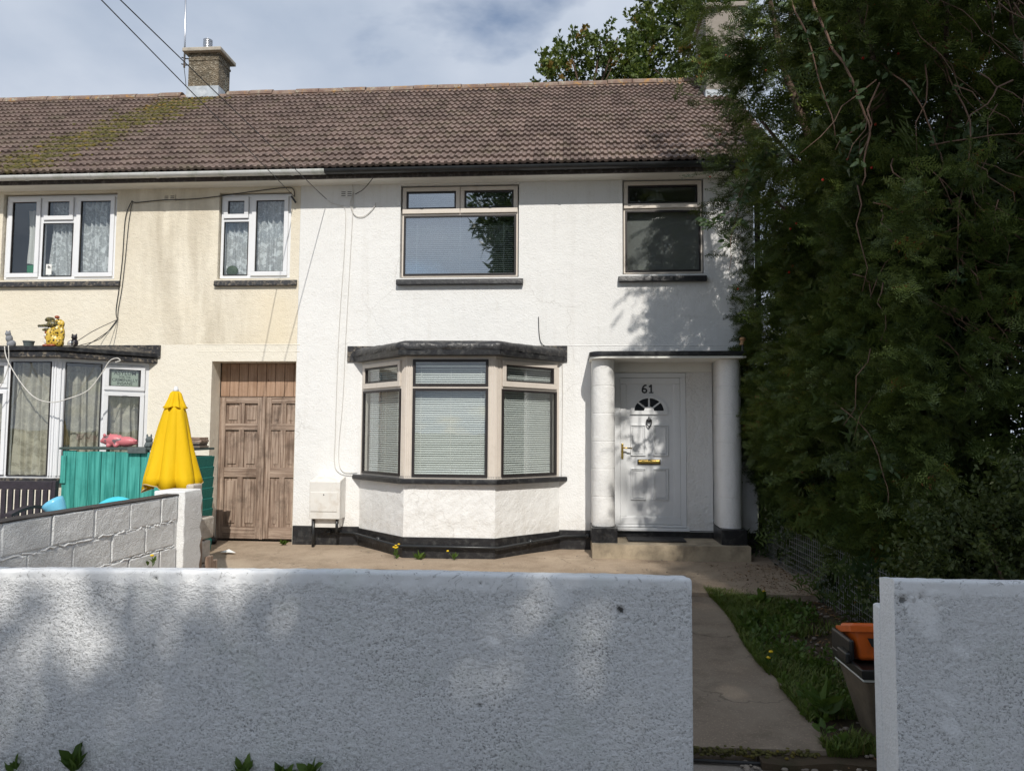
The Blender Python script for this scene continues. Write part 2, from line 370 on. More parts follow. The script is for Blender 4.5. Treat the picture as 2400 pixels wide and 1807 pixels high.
def pebble_wall():
    t = NT('painted_roughcast'); p = t.pos(); smo = t.attr('smooth_patch'); hole = t.attr('pit')
    c = t.mix(t.noise(p, 2.0, 3), (.84, .845, .85), (.89, .89, .89))
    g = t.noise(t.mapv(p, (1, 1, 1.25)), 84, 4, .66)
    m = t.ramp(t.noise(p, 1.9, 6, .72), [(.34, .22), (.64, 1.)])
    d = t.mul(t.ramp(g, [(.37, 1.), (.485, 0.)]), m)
    low = t.attr('splash')
    d = t.math('MAXIMUM', d, t.mul(low, t.ramp(t.noise(p, 55, 5, .8), [(.46, 0.), (.60, 1.)])))
    d = t.mul(d, t.math('SUBTRACT', 1., t.mul(smo, .92)))
    d = t.math('MAXIMUM', d, t.ramp(hole, [(.02, 1.), (.06, 0.)]))
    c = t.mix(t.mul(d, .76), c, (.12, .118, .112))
    c = t.mix(t.mul(smo, .35), c, (.55, .56, .57))
    gr = t.mul(t.ramp(t.noise(t.mapv(p, loc=(4, 1, 2)), 2.6, 4, .6), [(.56, 0.), (.75, 1.)]), .25)
    c = t.mix(gr, c, (.58, .65, .55))
    cr = t.mul(smo, t.ramp(t.noise(p, 14, 6, .8, 1.5), [(.565, 0.), (.62, 1.)]))
    c = t.mix(t.mul(cr, .6), c, (.20, .19, .18))
    h = t.mul(g, t.math('SUBTRACT', 1., t.mul(smo, .9)))
    return t.fin(c, .9, t.bump(h, 1., .017), spec=.2)
M['pebble'] = pebble_wall()
def block_mat(name, a, b, dirt=.3):
    t = NT(name); p = t.pos()
    c = t.mix(t.ramp(t.noise(p, 3, 5, .6), [(.35, 0.), (.7, 1.)]), a, b)
    c = t.mix(t.mul(t.ramp(t.noise(p, 16, 6, .75), [(.55, 0.), (.7, 1.)]), dirt), c, (.26, .23, .19))
    h = t.math('ADD', t.noise(p, 90, 3), t.mul(t.noise(p, 25, 3), .8))
    return t.fin(c, .85, t.bump(h, .7, .01))
M['block'] = block_mat('grey_painted_block', (.74, .75, .74), (.82, .82, .81), .20)
M['white_block'] = block_mat('white_painted_block', (.76, .76, .75), (.82, .82, .81), .25)
M['rubble'] = block_mat('flaking_painted_block', (.30, .24, .18), (.66, .62, .56), .75)
M['topblack'] = plain('dark_wall_capping', (.05, .042, .038), .85, .4, 12, 40, .6, .008)
def ground_mat(name, a, b, d, dsc=3., sp=True):
    t = NT(name); p = t.pos()
    c = t.mix(t.ramp(t.noise(p, 1.8, 6, .62), [(.32, 0.), (.68, 1.)]), a, b)
    c = t.mix(t.mul(t.ramp(t.noise(p, dsc, 6, .7), [(.48, 0.), (.68, 1.)]), .6), c, d)
    v = t.vor(p, 130); c = t.mix(t.mul(t.ramp(v.outputs['Color'], [(.72, 0.), (.9, 1.)]), .4), c, tuple(min(1, x*2.0) for x in a))
    wv = t.n('ShaderNodeVectorMath', operation='ADD'); ns = t.n('ShaderNodeTexNoise'); t.l(p, ns.inputs['Vector']); ns.inputs['Scale'].default_value = 3.; ns.inputs['Detail'].default_value = 5
    sv = t.n('ShaderNodeVectorMath', operation='SCALE'); sv.inputs['Scale'].default_value = .5; t.l(ns.outputs['Color'], sv.inputs[0]); t.l(p, wv.inputs[0]); t.l(sv.outputs[0], wv.inputs[1])
    crk = t.ramp(t.vor(wv.outputs[0], .75, 'DISTANCE_TO_EDGE').outputs['Distance'], [(.0015, 1.), (.005, 0.)]); c = t.mix(t.mul(t.mul(crk, t.ramp(t.noise(p, .9, 2), [(.5, 0.), (.6, 1.)])), .6), c, (.05, .042, .03))
    sc2 = t.ramp(t.noise(p, 45, 4, .8), [(.66, 0.), (.72, 1.)]); c = t.mix(t.mul(sc2, .5), c, (.05, .045, .035))
    h = t.math('ADD', t.noise(p, 120, 4, .7), t.mul(t.noise(p, 14, 4), 1.))
    return t.fin(c, .92, t.bump(h, .55, .01), spec=.25)
M['patio'] = ground_mat('patio_concrete', (.32, .245, .178), (.42, .335, .25), (.19, .145, .10))
M['path'] = ground_mat('path_concrete', (.235, .185, .14), (.31, .255, .195), (.14, .11, .08))
M['pave'] = ground_mat('pavement_concrete', (.27, .235, .20), (.36, .32, .28), (.15, .135, .11))
M['soil'] = ground_mat('garden_soil', (.055, .040, .026), (.10, .072, .045), (.035, .04, .018), 6)
M['grassground'] = ground_mat('ground', (.06, .07, .03), (.10, .10, .05), (.05, .045, .03), .4)
def wood_mat(name, a, b, axis, dark=(.07, .05, .038), kn=.6):
    t = NT(name); p = t.pos(); sc = [38, 38, 38]; sc[axis] = 1.6
    g = t.noise(t.mapv(p, tuple(sc)), 1., 5, .65, .25)
    c = t.mix(t.ramp(g, [(.38, 0.), (.62, 1.)]), a, b)
    c = t.mix(t.mul(t.ramp(t.noise(p, 5, 5, .7), [(.5, 0.), (.72, 1.)]), kn), c, dark)
    v = t.vor(t.mapv(p, (1, 1, .7)), 5.5); c = t.mix(t.ramp(v.outputs['Distance'], [(.035, .9), (.075, 0.)]), c, dark)
    return t.fin(c, .75, t.bump(g, .35, .005), spec=.3)
M['gate_v'] = wood_mat('weathered_wood_upright', (.19, .128, .094), (.45, .345, .272), 2)
M['gate_h'] = wood_mat('weathered_wood_rail', (.19, .128, .094), (.45, .345, .272), 0)
M['gate_plank'] = wood_mat('red_brown_plank', (.32, .20, .13), (.45, .30, .21), 2, (.16, .08, .045), .4)
M['teal_v'] = wood_mat('teal_painted_plank', (.025, .215, .185), (.085, .42, .365), 2, (.02, .15, .13), .4)
M['teal_h'] = wood_mat('teal_painted_board', (.012, .145, .125), (.025, .20, .17), 0, (.01, .09, .08), .4)
M['teal_dark'] = plain('dark_teal_felt', (.05, .075, .068), .8, .3, 8)
def yellow_mat():
    t = NT('yellow_parasol_cloth'); p = t.pos()
    t2 = t.mix(t.noise(p, 3, 3), (.84, .53, .006), (.93, .63, .015))
    m = t.fin(t2, .7, t.bump(t.noise(t.mapv(p, (1, 1, .25)), 20, 3), .5, .01), spec=.2)
    tl = t.n('ShaderNodeBsdfTranslucent'); tl.inputs[0].default_value = (.85, .5, .01, 1)
    mx_ = t.n('ShaderNodeMixShader'); mx_.inputs[0].default_value = .22; t.l(t.b.outputs[0], mx_.inputs[1]); t.l(tl.outputs[0], mx_.inputs[2]); t.l(mx_.outputs[0], t.out.inputs[0]); return m
M['yellow'] = yellow_mat()
M['hem'] = plain('parasol_hem', (.70, .55, .32), .8, .1, 10)
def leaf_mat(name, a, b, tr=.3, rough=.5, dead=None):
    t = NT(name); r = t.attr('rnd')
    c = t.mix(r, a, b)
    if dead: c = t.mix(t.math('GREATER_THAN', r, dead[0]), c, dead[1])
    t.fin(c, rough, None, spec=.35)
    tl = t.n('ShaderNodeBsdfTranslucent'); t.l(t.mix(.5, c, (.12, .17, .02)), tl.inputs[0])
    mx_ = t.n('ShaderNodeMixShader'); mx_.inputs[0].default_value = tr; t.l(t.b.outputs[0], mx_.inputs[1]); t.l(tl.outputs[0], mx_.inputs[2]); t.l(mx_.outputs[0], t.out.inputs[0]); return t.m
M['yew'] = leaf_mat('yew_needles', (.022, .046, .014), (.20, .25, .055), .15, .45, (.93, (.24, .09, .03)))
M['box'] = leaf_mat('small_shrub_leaves', (.030, .048, .012), (.085, .105, .030), .2)
M['sycamore'] = leaf_mat('sycamore_leaves', (.035, .068, .014), (.15, .185, .036), .3, .5, (.96, (.22, .13, .03)))
M['street'] = leaf_mat('street_tree_leaves', (.025, .055, .012), (.085, .12, .026), .25)
M['bramleaf'] = leaf_mat('bramble_leaves', (.045, .085, .035), (.12, .17, .08), .25)
M['grass'] = leaf_mat('grass_blades', (.06, .10, .018), (.20, .26, .05), .3, .5, (.93, (.20, .16, .06)))
M['weed'] = leaf_mat('weed_leaves', (.05, .10, .018), (.12, .19, .035), .3)
M['litter'] = leaf_mat('fallen_leaves', (.09, .045, .018), (.24, .14, .06), .05, .8)
M['flower'] = plain('yellow_flower', (.75, .50, .01), .6)
M['berry'] = plain('red_berry', (.55, .03, .012), .3)
M['moss'] = plain('moss', (.085, .078, .020), .95, .4, 25, 90, .8, .01, dirt=((.30, .20, .03), .8, 9))
M['stone_bit'] = plain('pebble', (.26, .22, .18), .9, .3, 9)
def lace_mat(name, col, cover, psc):
    t = NT(name); p = t.pos()
    v = t.vor(t.mapv(p, (1, .6, 1)), psc, 'DISTANCE_TO_EDGE'); n = t.noise(p, psc*.35, 4, .6, 1.2)
    pat = t.math('MAXIMUM', t.mul(t.ramp(v.outputs['Distance'], [(.03, 1.), (.08, 0.)]), .5), t.ramp(n, [(.52, 0.), (.57, 1.)]))
    t.fin(col, .9, None, spec=.1)
    tr = t.n('ShaderNodeBsdfTransparent'); mx_ = t.n('ShaderNodeMixShader')
    f = t.math('ADD', t.mul(pat, 1-cover), cover)
    t.l(f, mx_.inputs[0]); t.l(tr.outputs[0], mx_.inputs[1]); t.l(t.b.outputs[0], mx_.inputs[2]); t.l(mx_.outputs[0], t.out.inputs[0]); return t.m
M['lace'] = lace_mat('white_lace', (.78, .79, .80), .55, 30)
M['net'] = lace_mat('beige_net', (.62, .57, .47), .72, 13)
M['cloth'] = plain('white_cloth', (.72, .71, .68), .9, .05, 4)
def leopard():
    t = NT('leopard_print_glaze'); p = t.pos(); v = t.vor(p, 38)
    c = t.mix(t.ramp(v.outputs['Distance'], [(.32, 1.), (.40, 0.)]), (.62, .42, .06), (.035, .02, .01)); return t.fin(c, .35)
M['leopard'] = leopard()
def croc():
    t = NT('crocodile_glaze'); p = t.pos(); v = t.vor(p, 55)
    c = t.mix(t.ramp(v.outputs['Distance'], [(.25, 0.), (.5, 1.)]), (.30, .24, .09), (.07, .065, .03)); return t.fin(c, .4, t.bump(v.outputs['Distance'], .6, .006))
M['croc'] = croc()
M['redglaze'] = plain('red_brown_glaze', (.30, .075, .035), .35, .15, 30)
M['whiteglaze'] = plain('white_glaze', (.75, .73, .70), .3)
def pinkspot():
    t = NT('spotted_pink_glaze'); p = t.pos(); n = t.noise(p, 17, 3)
    c = t.mix(t.ramp(n, [(.56, 0.), (.6, 1.)]), (.58, .17, .19), (.16, .13, .14)); return t.fin(c, .35)
M['pinkspot'] = pinkspot()
# ------------------------------------------------------------------ ground
def gz(x, y):                                                     # garden level: falls gently towards the street
    return .15 - .036*max(0., 9.0-y) + .012*(mn.noise((x*.9, y*.9, 3.1)))
def sheet(name, x0, x1, y0, y1, n, m, zf, mat, kind='structure', skirt=.25):
    V = []; F = []
    for j in range(m+1):
        for i in range(n+1):
            x = x0+(x1-x0)*i/n; y = y0+(y1-y0)*j/m; V.append((x, y, zf(x, y)))
    for j in range(m):
        for i in range(n): a = j*(n+1)+i; F.append((a, a+1, a+n+2, a+n+1))
    mb = MB(); mb.add(V, F)
    if skirt:
        edge = [i for i in range(n+1)]+[j*(n+1)+n for j in range(1, m+1)]+[m*(n+1)+i for i in range(n-1, -1, -1)]+[j*(n+1) for j in range(m-1, 0, -1)]
        ev = [V[i] for i in edge]; k = len(ev)
        mb.add(ev+[(a, b, c-skirt) for a, b, c in ev], [(i, i+k, (i+1) % k+k, (i+1) % k) for i in range(k)])
    o = mb.build(name, mat, smooth=False); tag(o, kind=kind); return o
sheet('ground', -1500, 1500, -1500, 1500, 8, 8, lambda x, y: -.35, M['grassground'], skirt=0)
sheet('road', -60, 60, -14, -2.2, 30, 6, lambda x, y: -.2, M['asphalt'])
sheet('pavement', -40, 40, -2.2, 4.6, 60, 20, lambda x, y: -.125+.006*mn.noise((x, y, 0)), M['pave'])
sheet('patio', -3.40, 2.62, 7.28, 9.6, 60, 24, gz, M['patio'])
sheet('front_garden', -3.40, .50, 3.80, 7.27, 30, 24, lambda x, y: gz(x, y)-.01, M['patio'])
def pathx(y): return 1.385 + .02*math.sin(y*3.1)
PZ = lambda x, y: gz(x, y)-.028
V = []; F = []
for j in range(33):
    y = 4.12+.02*math.sin(j)*(j == 0)+(7.22-4.12)*j/32
    for i in range(9):
        x = .50+(pathx(y)-.50)*i/8; V.append((x, y, PZ(x, y)))
for j in range(32):
    for i in range(8): a = j*9+i; F.append((a, a+1, a+10, a+9))
mb = MB(); mb.add(V, F)
for a, b in (((.50, 4.12), (pathx(4.12), 4.12)),):
    mb.add([(a[0], a[1], PZ(*a)), (b[0], b[1], PZ(*b)), (b[0], b[1], -.2), (a[0], a[1], -.2)], [(0, 3, 2, 1)])
tag(mb.build('path', M['path']), kind='structure')
sheet('garden_bed', 1.0, 2.62, 4.02, 7.27, 26, 50, lambda x, y: gz(x, y)-.055+.02*mn.noise((x*4, y*4, 9)), M['soil'])
sheet('hedge_bed', 2.625, 7, 3.8, 12, 12, 20, lambda x, y: .08, M['soil'])
sheet('neighbour_yard', -12, -3.402, 3.8, 9.6, 40, 24, gz, M['patio'])

# ------------------------------------------------------------------ house helpers
PX = Matrix(((0,0,1,0),(1,0,0,0),(0,1,0,0),(0,0,0,1)))            # prism along x: polygon given as (y, z)
def skin(mb, x0, x1, z0, z1, holes, y, depth):
    xs = sorted({x0, x1, *[h[0] for h in holes], *[h[1] for h in holes]}); zs = sorted({z0, z1, *[h[2] for h in holes], *[h[3] for h in holes]})
    xs = [x for x in xs if x0 <= x <= x1]; zs = [z for z in zs if z0 <= z <= z1]
    for a, b in zip(xs, xs[1:]):
        for c, d in zip(zs, zs[1:]):
            m = ((a+b)/2, (c+d)/2)
            if any(h[0] < m[0] < h[1] and h[2] < m[1] < h[3] for h in holes): continue
            mb.add([(a, y, c), (b, y, c), (b, y, d), (a, y, d)], [(0, 1, 2, 3)])
    for h in holes:
        a, b, c, d = h[:4]; e = y+(h[4] if len(h) > 4 else depth)
        mb.add([(a,y,c),(a,e,c),(a,e,d),(a,y,d)], [(0,3,2,1)][:1]); mb.add([(b,y,c),(b,e,c),(b,e,d),(b,y,d)], [(0,1,2,3)])
        mb.add([(a,y,d),(b,y,d),(b,e,d),(a,e,d)], [(0,3,2,1)]); mb.add([(a,y,c),(b,y,c),(b,e,c),(a,e,c)], [(0,1,2,3)])
    return mb
def room(parent, x0, x1, y0, y1, z0, z1, mat):
    return MB().add([(x0,y0,z0),(x1,y0,z0),(x1,y1,z0),(x0,y1,z0),(x0,y0,z1),(x1,y0,z1),(x1,y1,z1),(x0,y1,z1)],
                    [(0,1,2,3),(4,7,6,5),(1,5,6,2),(2,6,7,3),(3,7,4,0)]).build('interior', mat, parent)
def light(part, T, u0, u1, z0, z1, fm, glass, casement=True, y=0., w=.055, gw=.022, gasket=True, wb=None):
    """one glazed light: optional proud casement ring, dark gasket, pane"""
    if casement:
        MB(T).ring(u0, u1, z0, z1, w, y-.022, y+.03, wb=wb).build('casement', fm, part, bevel=.004)
        u0 += w; u1 -= w; z0 += (wb or w); z1 -= w
    if gasket:
        MB(T).ring(u0, u1, z0, z1, gw, y-.012, y+.02).build('gasket', M['gasket'], part); u0 += gw; u1 -= gw; z0 += gw; z1 -= gw
    MB(T).box(u0-.002, u1+.002, y+.002, y+.007, z0-.002, z1+.002).build('pane', glass, part)
def trans(x, y, a=0): return Matrix.Translation((x, y, 0)) @ Matrix.Rotation(a, 4, 'Z')
def air_brick(parent, x, z, mat):
    o = MB().box(x-.075, x+.075, 9.396, 9.41, z-.036, z+.036).build('air_brick', M['gasket'], parent)  # dark backing plate stands in for the shade inside the open slots
    mb = MB()
    for k in range(4): mb.box(x-.079, x+.079, 9.388, 9.396, z-.040+k*.0245-.0055, z-.040+k*.0245+.0075)
    mb.box(x-.012, x+.012, 9.387, 9.3955, z-.04, z+.04); mb.box(x-.079, x-.07, 9.3875, 9.3955, z-.04, z+.04); mb.box(x+.07, x+.079, 9.3875, 9.3955, z-.04, z+.04)
    mb.build('grille', mat, o)
def sill(parent, x0, x1, z0, z1, mat, y0=9.33):
    mb = MB(PX); mb.prism([(y0, z0), (9.44, z0), (9.44, z1+.02), (y0+.01, z1)], x0, x1)
    return mb.build('window_sill', mat, parent, bevel=.008)

# roof
TH = R(37.3); YE, ZE = 9.055, 4.955; GAUGE, TW, ROWS = .239, .187, 18
cT, sT = math.cos(TH), math.sin(TH)
def rp(x, u, n=0.): return Vector((x, YE+u*cT-n*sT, ZE+u*sT+n*cT))
prof = [(0, 0), (.010, 0), (.020, .017), (.050, .020), (.062, .004), (.072, 0), (.0935, 0), (.1035, 0), (.1135, .017), (.1435, .020), (.1555, .004), (.1655, 0), (.1855, .0)]
def tile_mesh():
    V = []; F = []; n = len(prof); Lt = .285
    for (u, h) in prof: V.append((u, 0, h*1.15+.040))
    for (u, h) in prof: V.append((u, Lt, h+.003))
    for (u, h) in prof: V.append((u, .002, h*.8+.006))
    for i in range(n-1): F += [(i, i+1, n+i+1, n+i), (2*n+i, 2*n+i+1, i+1, i)]
    F += [(0, n, 2*n), (n-1, 3*n-1, 2*n-1)]
    me = bpy.data.meshes.new('roof_tile'); me.from_pydata(V, [], F); me.update(); me.materials.append(M['tile']); return me
TILE = tile_mesh()
def make_roof(house, x0, x1, xvis, n_part, ridge_gap):
    rnd = random.Random(int(x0*10)); og = origin(house)
    L = ROWS*GAUGE+.04
    mb = MB(); a, b, c, d = rp(x0, -.02, -.012), rp(x1, -.02, -.012), rp(x1, L, -.012), rp(x0, L, -.012)
    e = Vector((0, 2*(c.y)-0, 0))
    mb.add([a, b, c, d], [(0, 1, 2, 3)]); mb.add([d, c, (x1, 2*c.y-b.y, b.z), (x0, 2*c.y-b.y, b.z)], [(0, 1, 2, 3)])
    mb.add([b, c, (x1, 2*c.y-b.y, b.z)], [(0, 2, 1)])
    roof = mb.build('roof', M['fascia'], house)
    cols = int(round((x1-x0)/TW)); cells = []
    for r in range(ROWS):
        for k in range(cols):
            x = x0+k*TW; cells.append((r, x))
    near = sorted([c for c in cells if xvis[0] <= c[1] <= xvis[1]], key=lambda c: (c[0], abs(c[1])))[:n_part]; nset = set(near)
    tv = np.array([v.co for v in TILE.vertices]); tf = [tuple(p.vertices) for p in TILE.polygons]
    SV = MB(); rot = Matrix.Rotation(TH, 4, 'X')
    for (r, x) in cells:
        jit = Matrix.Rotation(rnd.gauss(0, .006), 4, 'Z') @ Matrix.Rotation(rnd.gauss(0, .008), 4, 'X'); p = rp(x+rnd.gauss(0, .002), r*GAUGE+rnd.gauss(0, .004), rnd.uniform(0, .004))
        if (r, x) in nset:
            o = bpy.data.objects.new('roof_tile', TILE); link(o, roof); o.matrix_local = Matrix.Translation(p-og) @ rot @ jit
        else:
            SV.T = Matrix.Translation(p) @ rot @ jit; SV.add(TILE_V, TILE_F)
    o = SV.build('upper_roof_tiles', M['tile'], roof); o['kind'] = 'stuff'
    # ridge
    top = rp(0, L, .03); x = x0
    while x < x1-.05:
        w = min(.42, x1-x)
        if not (ridge_gap and ridge_gap[0]-.1 < x+w/2 < ridge_gap[1]+.1):
            mb = MB(PX); arc = []
            dz = rnd.gauss(0, .006)
            for k in range(9):
                t = math.pi*(k/8); arc.append((top.y-.115*math.cos(t), top.z-.055+dz+.115*math.sin(t)*.95))
            inn = [(top.y-.095*math.cos(math.pi*k/8), top.z-.06+dz+.095*math.sin(math.pi*k/8)*.95) for k in range(8, -1, -1)]
            mb.prism((arc+inn)[::-1], x+.006, x+w-.006); mb.build('ridge_tile', M['ridge'], roof)
        x += .42
    MB(PX).prism([(top.y-.125, top.z-.105), (top.y+.125, top.z-.105), (top.y+.08, top.z-.02), (top.y-.08, top.z-.02)], x0, x1).build('ridge_mortar', M['ridge'], roof)
    return roof
TILE_V = [tuple(v.co) for v in TILE.vertices]; TILE_F = [tuple(p.vertices) for p in TILE.polygons]
def eaves(house, x0, x1):
    MB().box(x0, x1, 9.13, 9.155, 4.845, 4.955).build('fascia', M['fascia'], house)
    MB(PX).prism([(9.156, 4.858), (9.30, 4.858), (9.40, 4.845), (9.40, 4.89), (9.156, 4.89)], x0, x1).build('soffit', M['soffit'], house)
def gutter(house, x0, x1, mat, step=.9):
    oy, oz, r = 9.065, 4.935, .056
    out = [(oy+r*math.cos(t), oz+r*math.sin(t)) for t in [math.pi+math.pi*k/10 for k in range(11)]]
    inn = [(oy+(r-.005)*math.cos(t), oz+(r-.005)*math.sin(t)) for t in [2*math.pi-math.pi*k/10 for k in range(11)]]
    g = MB(PX).prism(out+inn, x0, x1).build('gutter', mat, house, smooth=False)
    x = x0+.35
    while x < x1:
        o2 = [(oy+(r+.006)*math.cos(t), oz+(r+.006)*math.sin(t)) for t in [math.pi+math.pi*k/10 for k in range(11)]]
        i2 = [(oy+(r+.001)*math.cos(t), oz+(r+.001)*math.sin(t)) for t in [2*math.pi-math.pi*k/10 for k in range(11)]]
        MB(PX).prism(o2+i2, x, x+.03).build('gutter_bracket', mat, g); x += step
    return g
def blind(name, label, T, u0, u1, z0, z1, pitch, y, group=None, tilt=52):
    o = empty(name, T @ Vector((u0, y, z0)), label, 'blind', group)
    mb = MB(T); z = z0; w = .025; a = R(tilt); rnd = random.Random(len(label))
    while z < z1-.03:
        q = a+rnd.gauss(0, .02); s_ = rnd.gauss(0, .001)
        dy, dz = w/2*math.cos(q), w/2*math.sin(q)
        mb.add([(u0, y-dy, z-dz+s_), (u1, y-dy, z-dz-s_), (u1, y+dy, z+dz-s_), (u0, y+dy, z+dz+s_)], [(0, 1, 2, 3)]); z += pitch
    b = mb.build('slats', M['blind'], o)
    MB(T).box(u0, u1, y-.015, y+.015, z1-.028, z1).build('head_rail', M['blind'], o)
    for f in (.1, .5, .9):
        u = u0+(u1-u0)*f; MB(T).box(u-.0022, u+.0022, y-.017, y-.0145, z0, z1-.03).build('ladder_cord', M['paper'], o)
    return o
def curtain(name, label, T, u0, u1, z0, z1, y, amp, folds, mat, group=None, gather=0., seed=0):
    V = []; F = []; n = folds*10; m = 14; rnd = random.Random(seed); ph = [rnd.uniform(0, 6) for _ in range(4)]
    for j in range(m+1):
        v = j/m
        for i in range(n+1):
            u = i/n; a = 2*math.pi*folds*u+ph[0]
            g = 1-gather*math.sin(math.pi*min(1, (1-v)*1.2))*.5
            uu = u0+(u1-u0)*(u*g+(1-g)*.25)+.012*math.sin(a*.37+v*3+ph[1])
            V.append((uu, y+amp*(math.sin(a+.8*math.sin(v*2.5+ph[2]))+.4*math.sin(a*1.7+ph[3])), z0+(z1-z0)*v+.006*math.sin(a*.5)*(1-v)))
    for j in range(m):
        for i in range(n): a = j*(n+1)+i; F.append((a, a+1, a+n+2, a+n+1))
    o = MB(T).add(V, F).build(name, mat, smooth=True); return tag(o, label, 'curtain', group)

# ================================================================== white house
WH = empty('terraced_house', (-.6, 9.4, .15), 'white rendered terraced house with black plinth, bay window and curved porch', 'house')
I4 = Matrix.Identity(4)
holes = [(-2.195, -.640, 3.60, 4.825), (.690, 1.715, 3.62, 4.848), (-2.66, -.13, .40, 2.50, .15), (.57, 1.815, .30, 2.49, .03)]
skin(MB(), -3.54, 2.33, .39, 4.862, [(h[0], h[1], max(h[2], .39), *h[3:]) for h in holes], 9.4, .16).build('wall', M['white'], WH)
for a_, b_ in ((-3.54, -2.675), (-.115, .285), (2.07, 2.336)): MB().box(a_, b_, 9.390, 9.5, -.02, .387).build('plinth', M['black_paint'], WH, bevel=.006)
mb = MB(PX)                                                        # raised render band line at first-floor level
mb.prism([(9.396, 2.712), (9.4005, 2.700), (9.4005, 2.722)], -.01, 2.33); mb.build('render_seam', M['white'], WH)
room(WH, -3.45, .35, 9.56, 12.2, 2.85, 4.80, M['room']); room(WH, .42, 2.25, 9.56, 11.0, 2.85, 4.845, M['room_light'])
room(WH, -3.45, .30, 9.55, 12.4, .15, 2.68, M['room']); room(WH, .42, 2.25, 9.53, 12.4, .30, 2.68, M['hall'])
MB().box(-3.54, 2.62, 15.6, 15.75, -.1, 4.9).build('back_wall', M['white'], WH); MB().box(2.2, 2.329, 9.42, 15.6, -.1, 4.88).build('gable_wall', M['white'], WH)
MB(PX).prism([(9.3, 4.86), (15.7, 4.86), (12.5, 7.5)], 2.2, 2.329).build('gable', M['white'], WH); MB(PX).prism([(9.42, -.1), (15.6, -.1), (15.6, 4.86), (12.5, 7.45), (9.42, 4.86)], -3.53, -3.47).build('party_wall', M['hall'], WH)
for x, z in ((-2.92, 4.73), (1.957, 4.755)): air_brick(WH, x, z, M['white'])
eaves(WH, -3.54, 2.62); gutter(WH, -3.10, 2.5, M['gutter_black'])
WR = make_roof(WH, -3.54, 2.62, (-3.6, 2.5), 300, None)
# upstairs windows
def white_window(x0, x1, z0, z1, tops, zt, sx0, sx1, szz, label, glass):
    T = Matrix.Translation((0, 9.445, 0))
    w = MB(T).ring(x0, x1, z0, z1, .022, .0, .06, wb=.02)
    for a, b in zip(tops, tops[1:]):
        if b != tops[-1]: w.box(b-.012, b+.012, .0, .06, zt, z1-.022)
    w.box(x0+.022, x1-.022, 0, .06, zt-.022, zt)
    w = w.build('window', M['frame'], WH, bevel=.004); w['label'] = label
    for a, b in zip(tops, tops[1:]): light(w, T, a+.004, b-.004, zt+.002, z1-.006, M['frame'], glass, True, w=.052, wb=.06)
    light(w, T, x0+.024, x1-.024, z0+.02, zt-.024, M['frame'], glass, False)
    s = sill(WH, sx0, sx1, szz, szz+.07, M['black_paint'])
    return w
white_window(-2.18, -.655, 3.62, 4.812, [-2.18, -1.412, -.655], 4.455, -2.228, -.578, 3.50, 'wide beige framed upper window with two top lights', M['glass_up'])
white_window(.705, 1.70, 3.64, 4.838, [.705, 1.70], 4.478, .633, 1.734, 3.516, 'small beige framed upper window above the porch', M['glass_clear'])
blind('venetian_blind', 'pale venetian blind in the wide upper window', I4, -2.14, -.70, 3.66, 4.78, .0262, 9.53, tilt=30)
tag(MB().box(.735, 1.67, 9.525, 9.528, 3.66, 4.452).build('roller_blind', M['roller']), 'grey roller blind behind the small upper window', 'blind')
pl = empty('pendant_lamp', (1.16, 9.85, 4.845), 'cone shaped ceiling lampshade behind the small upper window', 'lamp')
MB().tube([(1.16, 9.85, 4.845), (1.16, 9.85, 4.79)], .004, 6).build('flex', M['cable_white'], pl)
MB().add([(1.16+r_*math.cos(2*math.pi*k/28), 9.85+r_*math.sin(2*math.pi*k/28), z_) for r_, z_ in ((.09, 4.79), (.155, 4.665)) for k in range(28)],
         [(k, (k+1) % 28, 28+(k+1) % 28, 28+k) for k in range(28)]).build('lamp_shade', M['lamp'], pl, smooth=True)

# bay
XL, XR, YB = -1.93, -.85, 8.66
def bay_poly(d, xl=XL, xr=XR, yb=YB, yw=9.4):                     # outline grown outwards by d
    k = d*math.tan(R(22.5)); run = yw-yb
    return [(xl-run-d*math.sqrt(2)+0, yw), (xl-k, yb-d), (xr+k, yb-d), (xr+run+d*math.sqrt(2), yw)]
def bay_band(d0, d1, z0, z1, xl=XL, xr=XR, taper=0):
    o = bay_poly(d1, xl, xr); i = bay_poly(d0, xl, xr); mb = MB()
    for k in range(3):
        mb.add([(*o[k], z0), (*o[k+1], z0), (*i[k+1], z0), (*i[k], z0), (*o[k], z1), (*o[k+1], z1), (*i[k+1], z1), (*i[k], z1)],
               [(0,3,2,1), (4,5,6,7), (0,1,5,4), (2,3,7,6)]+([(3,0,4,7)] if k == 0 else [])+([(1,2,6,5)] if k == 2 else []))
    return mb
def fine_band(name, d, z0, z1, mat, house, amp=.006, xl=XL, xr=XR):  # dwarf wall with uneven render
    p = bay_poly(d, xl, xr); V = []; F = []; cols = []
    for k in range(3):
        n = 26
        for i in range(n + (1 if k == 2 else 0)):
            t = i/n; cols.append((p[k][0]*(1-t)+p[k+1][0]*t, p[k][1]*(1-t)+p[k+1][1]*t))
    m = 18
    for j in range(m+1):
        z = z0+(z1-z0)*j/m
        for x, y in cols: V.append((x, y-amp*(mn.noise((x*9, y*9, z*9))+.6*mn.noise((x*24, y*24, z*24))), z))
    nc = len(cols)
    for j in range(m):
        for i in range(nc-1): a = j*nc+i; F.append((a, a+1, a+nc+1, a+nc))
    return MB().add(V, F).build(name, mat, house)
fine_band('bay_wall', 0, .33, 1.02, M['white'], WH)
bay_band(-.12, .012, .0, .375).build('bay_plinth', M['black_paint'], WH, bevel=.006)
bay_band(-.14, .075, .995, 1.055).build('bay_sill', M['black_paint'], WH, bevel=.01)
BAY = bay_band(-.08, -.004, 1.055, 1.078).build('bay_window', M['frame'], WH); bay_band(-.08, -.004, 2.462, 2.50).build('head_rail', M['frame'], BAY)
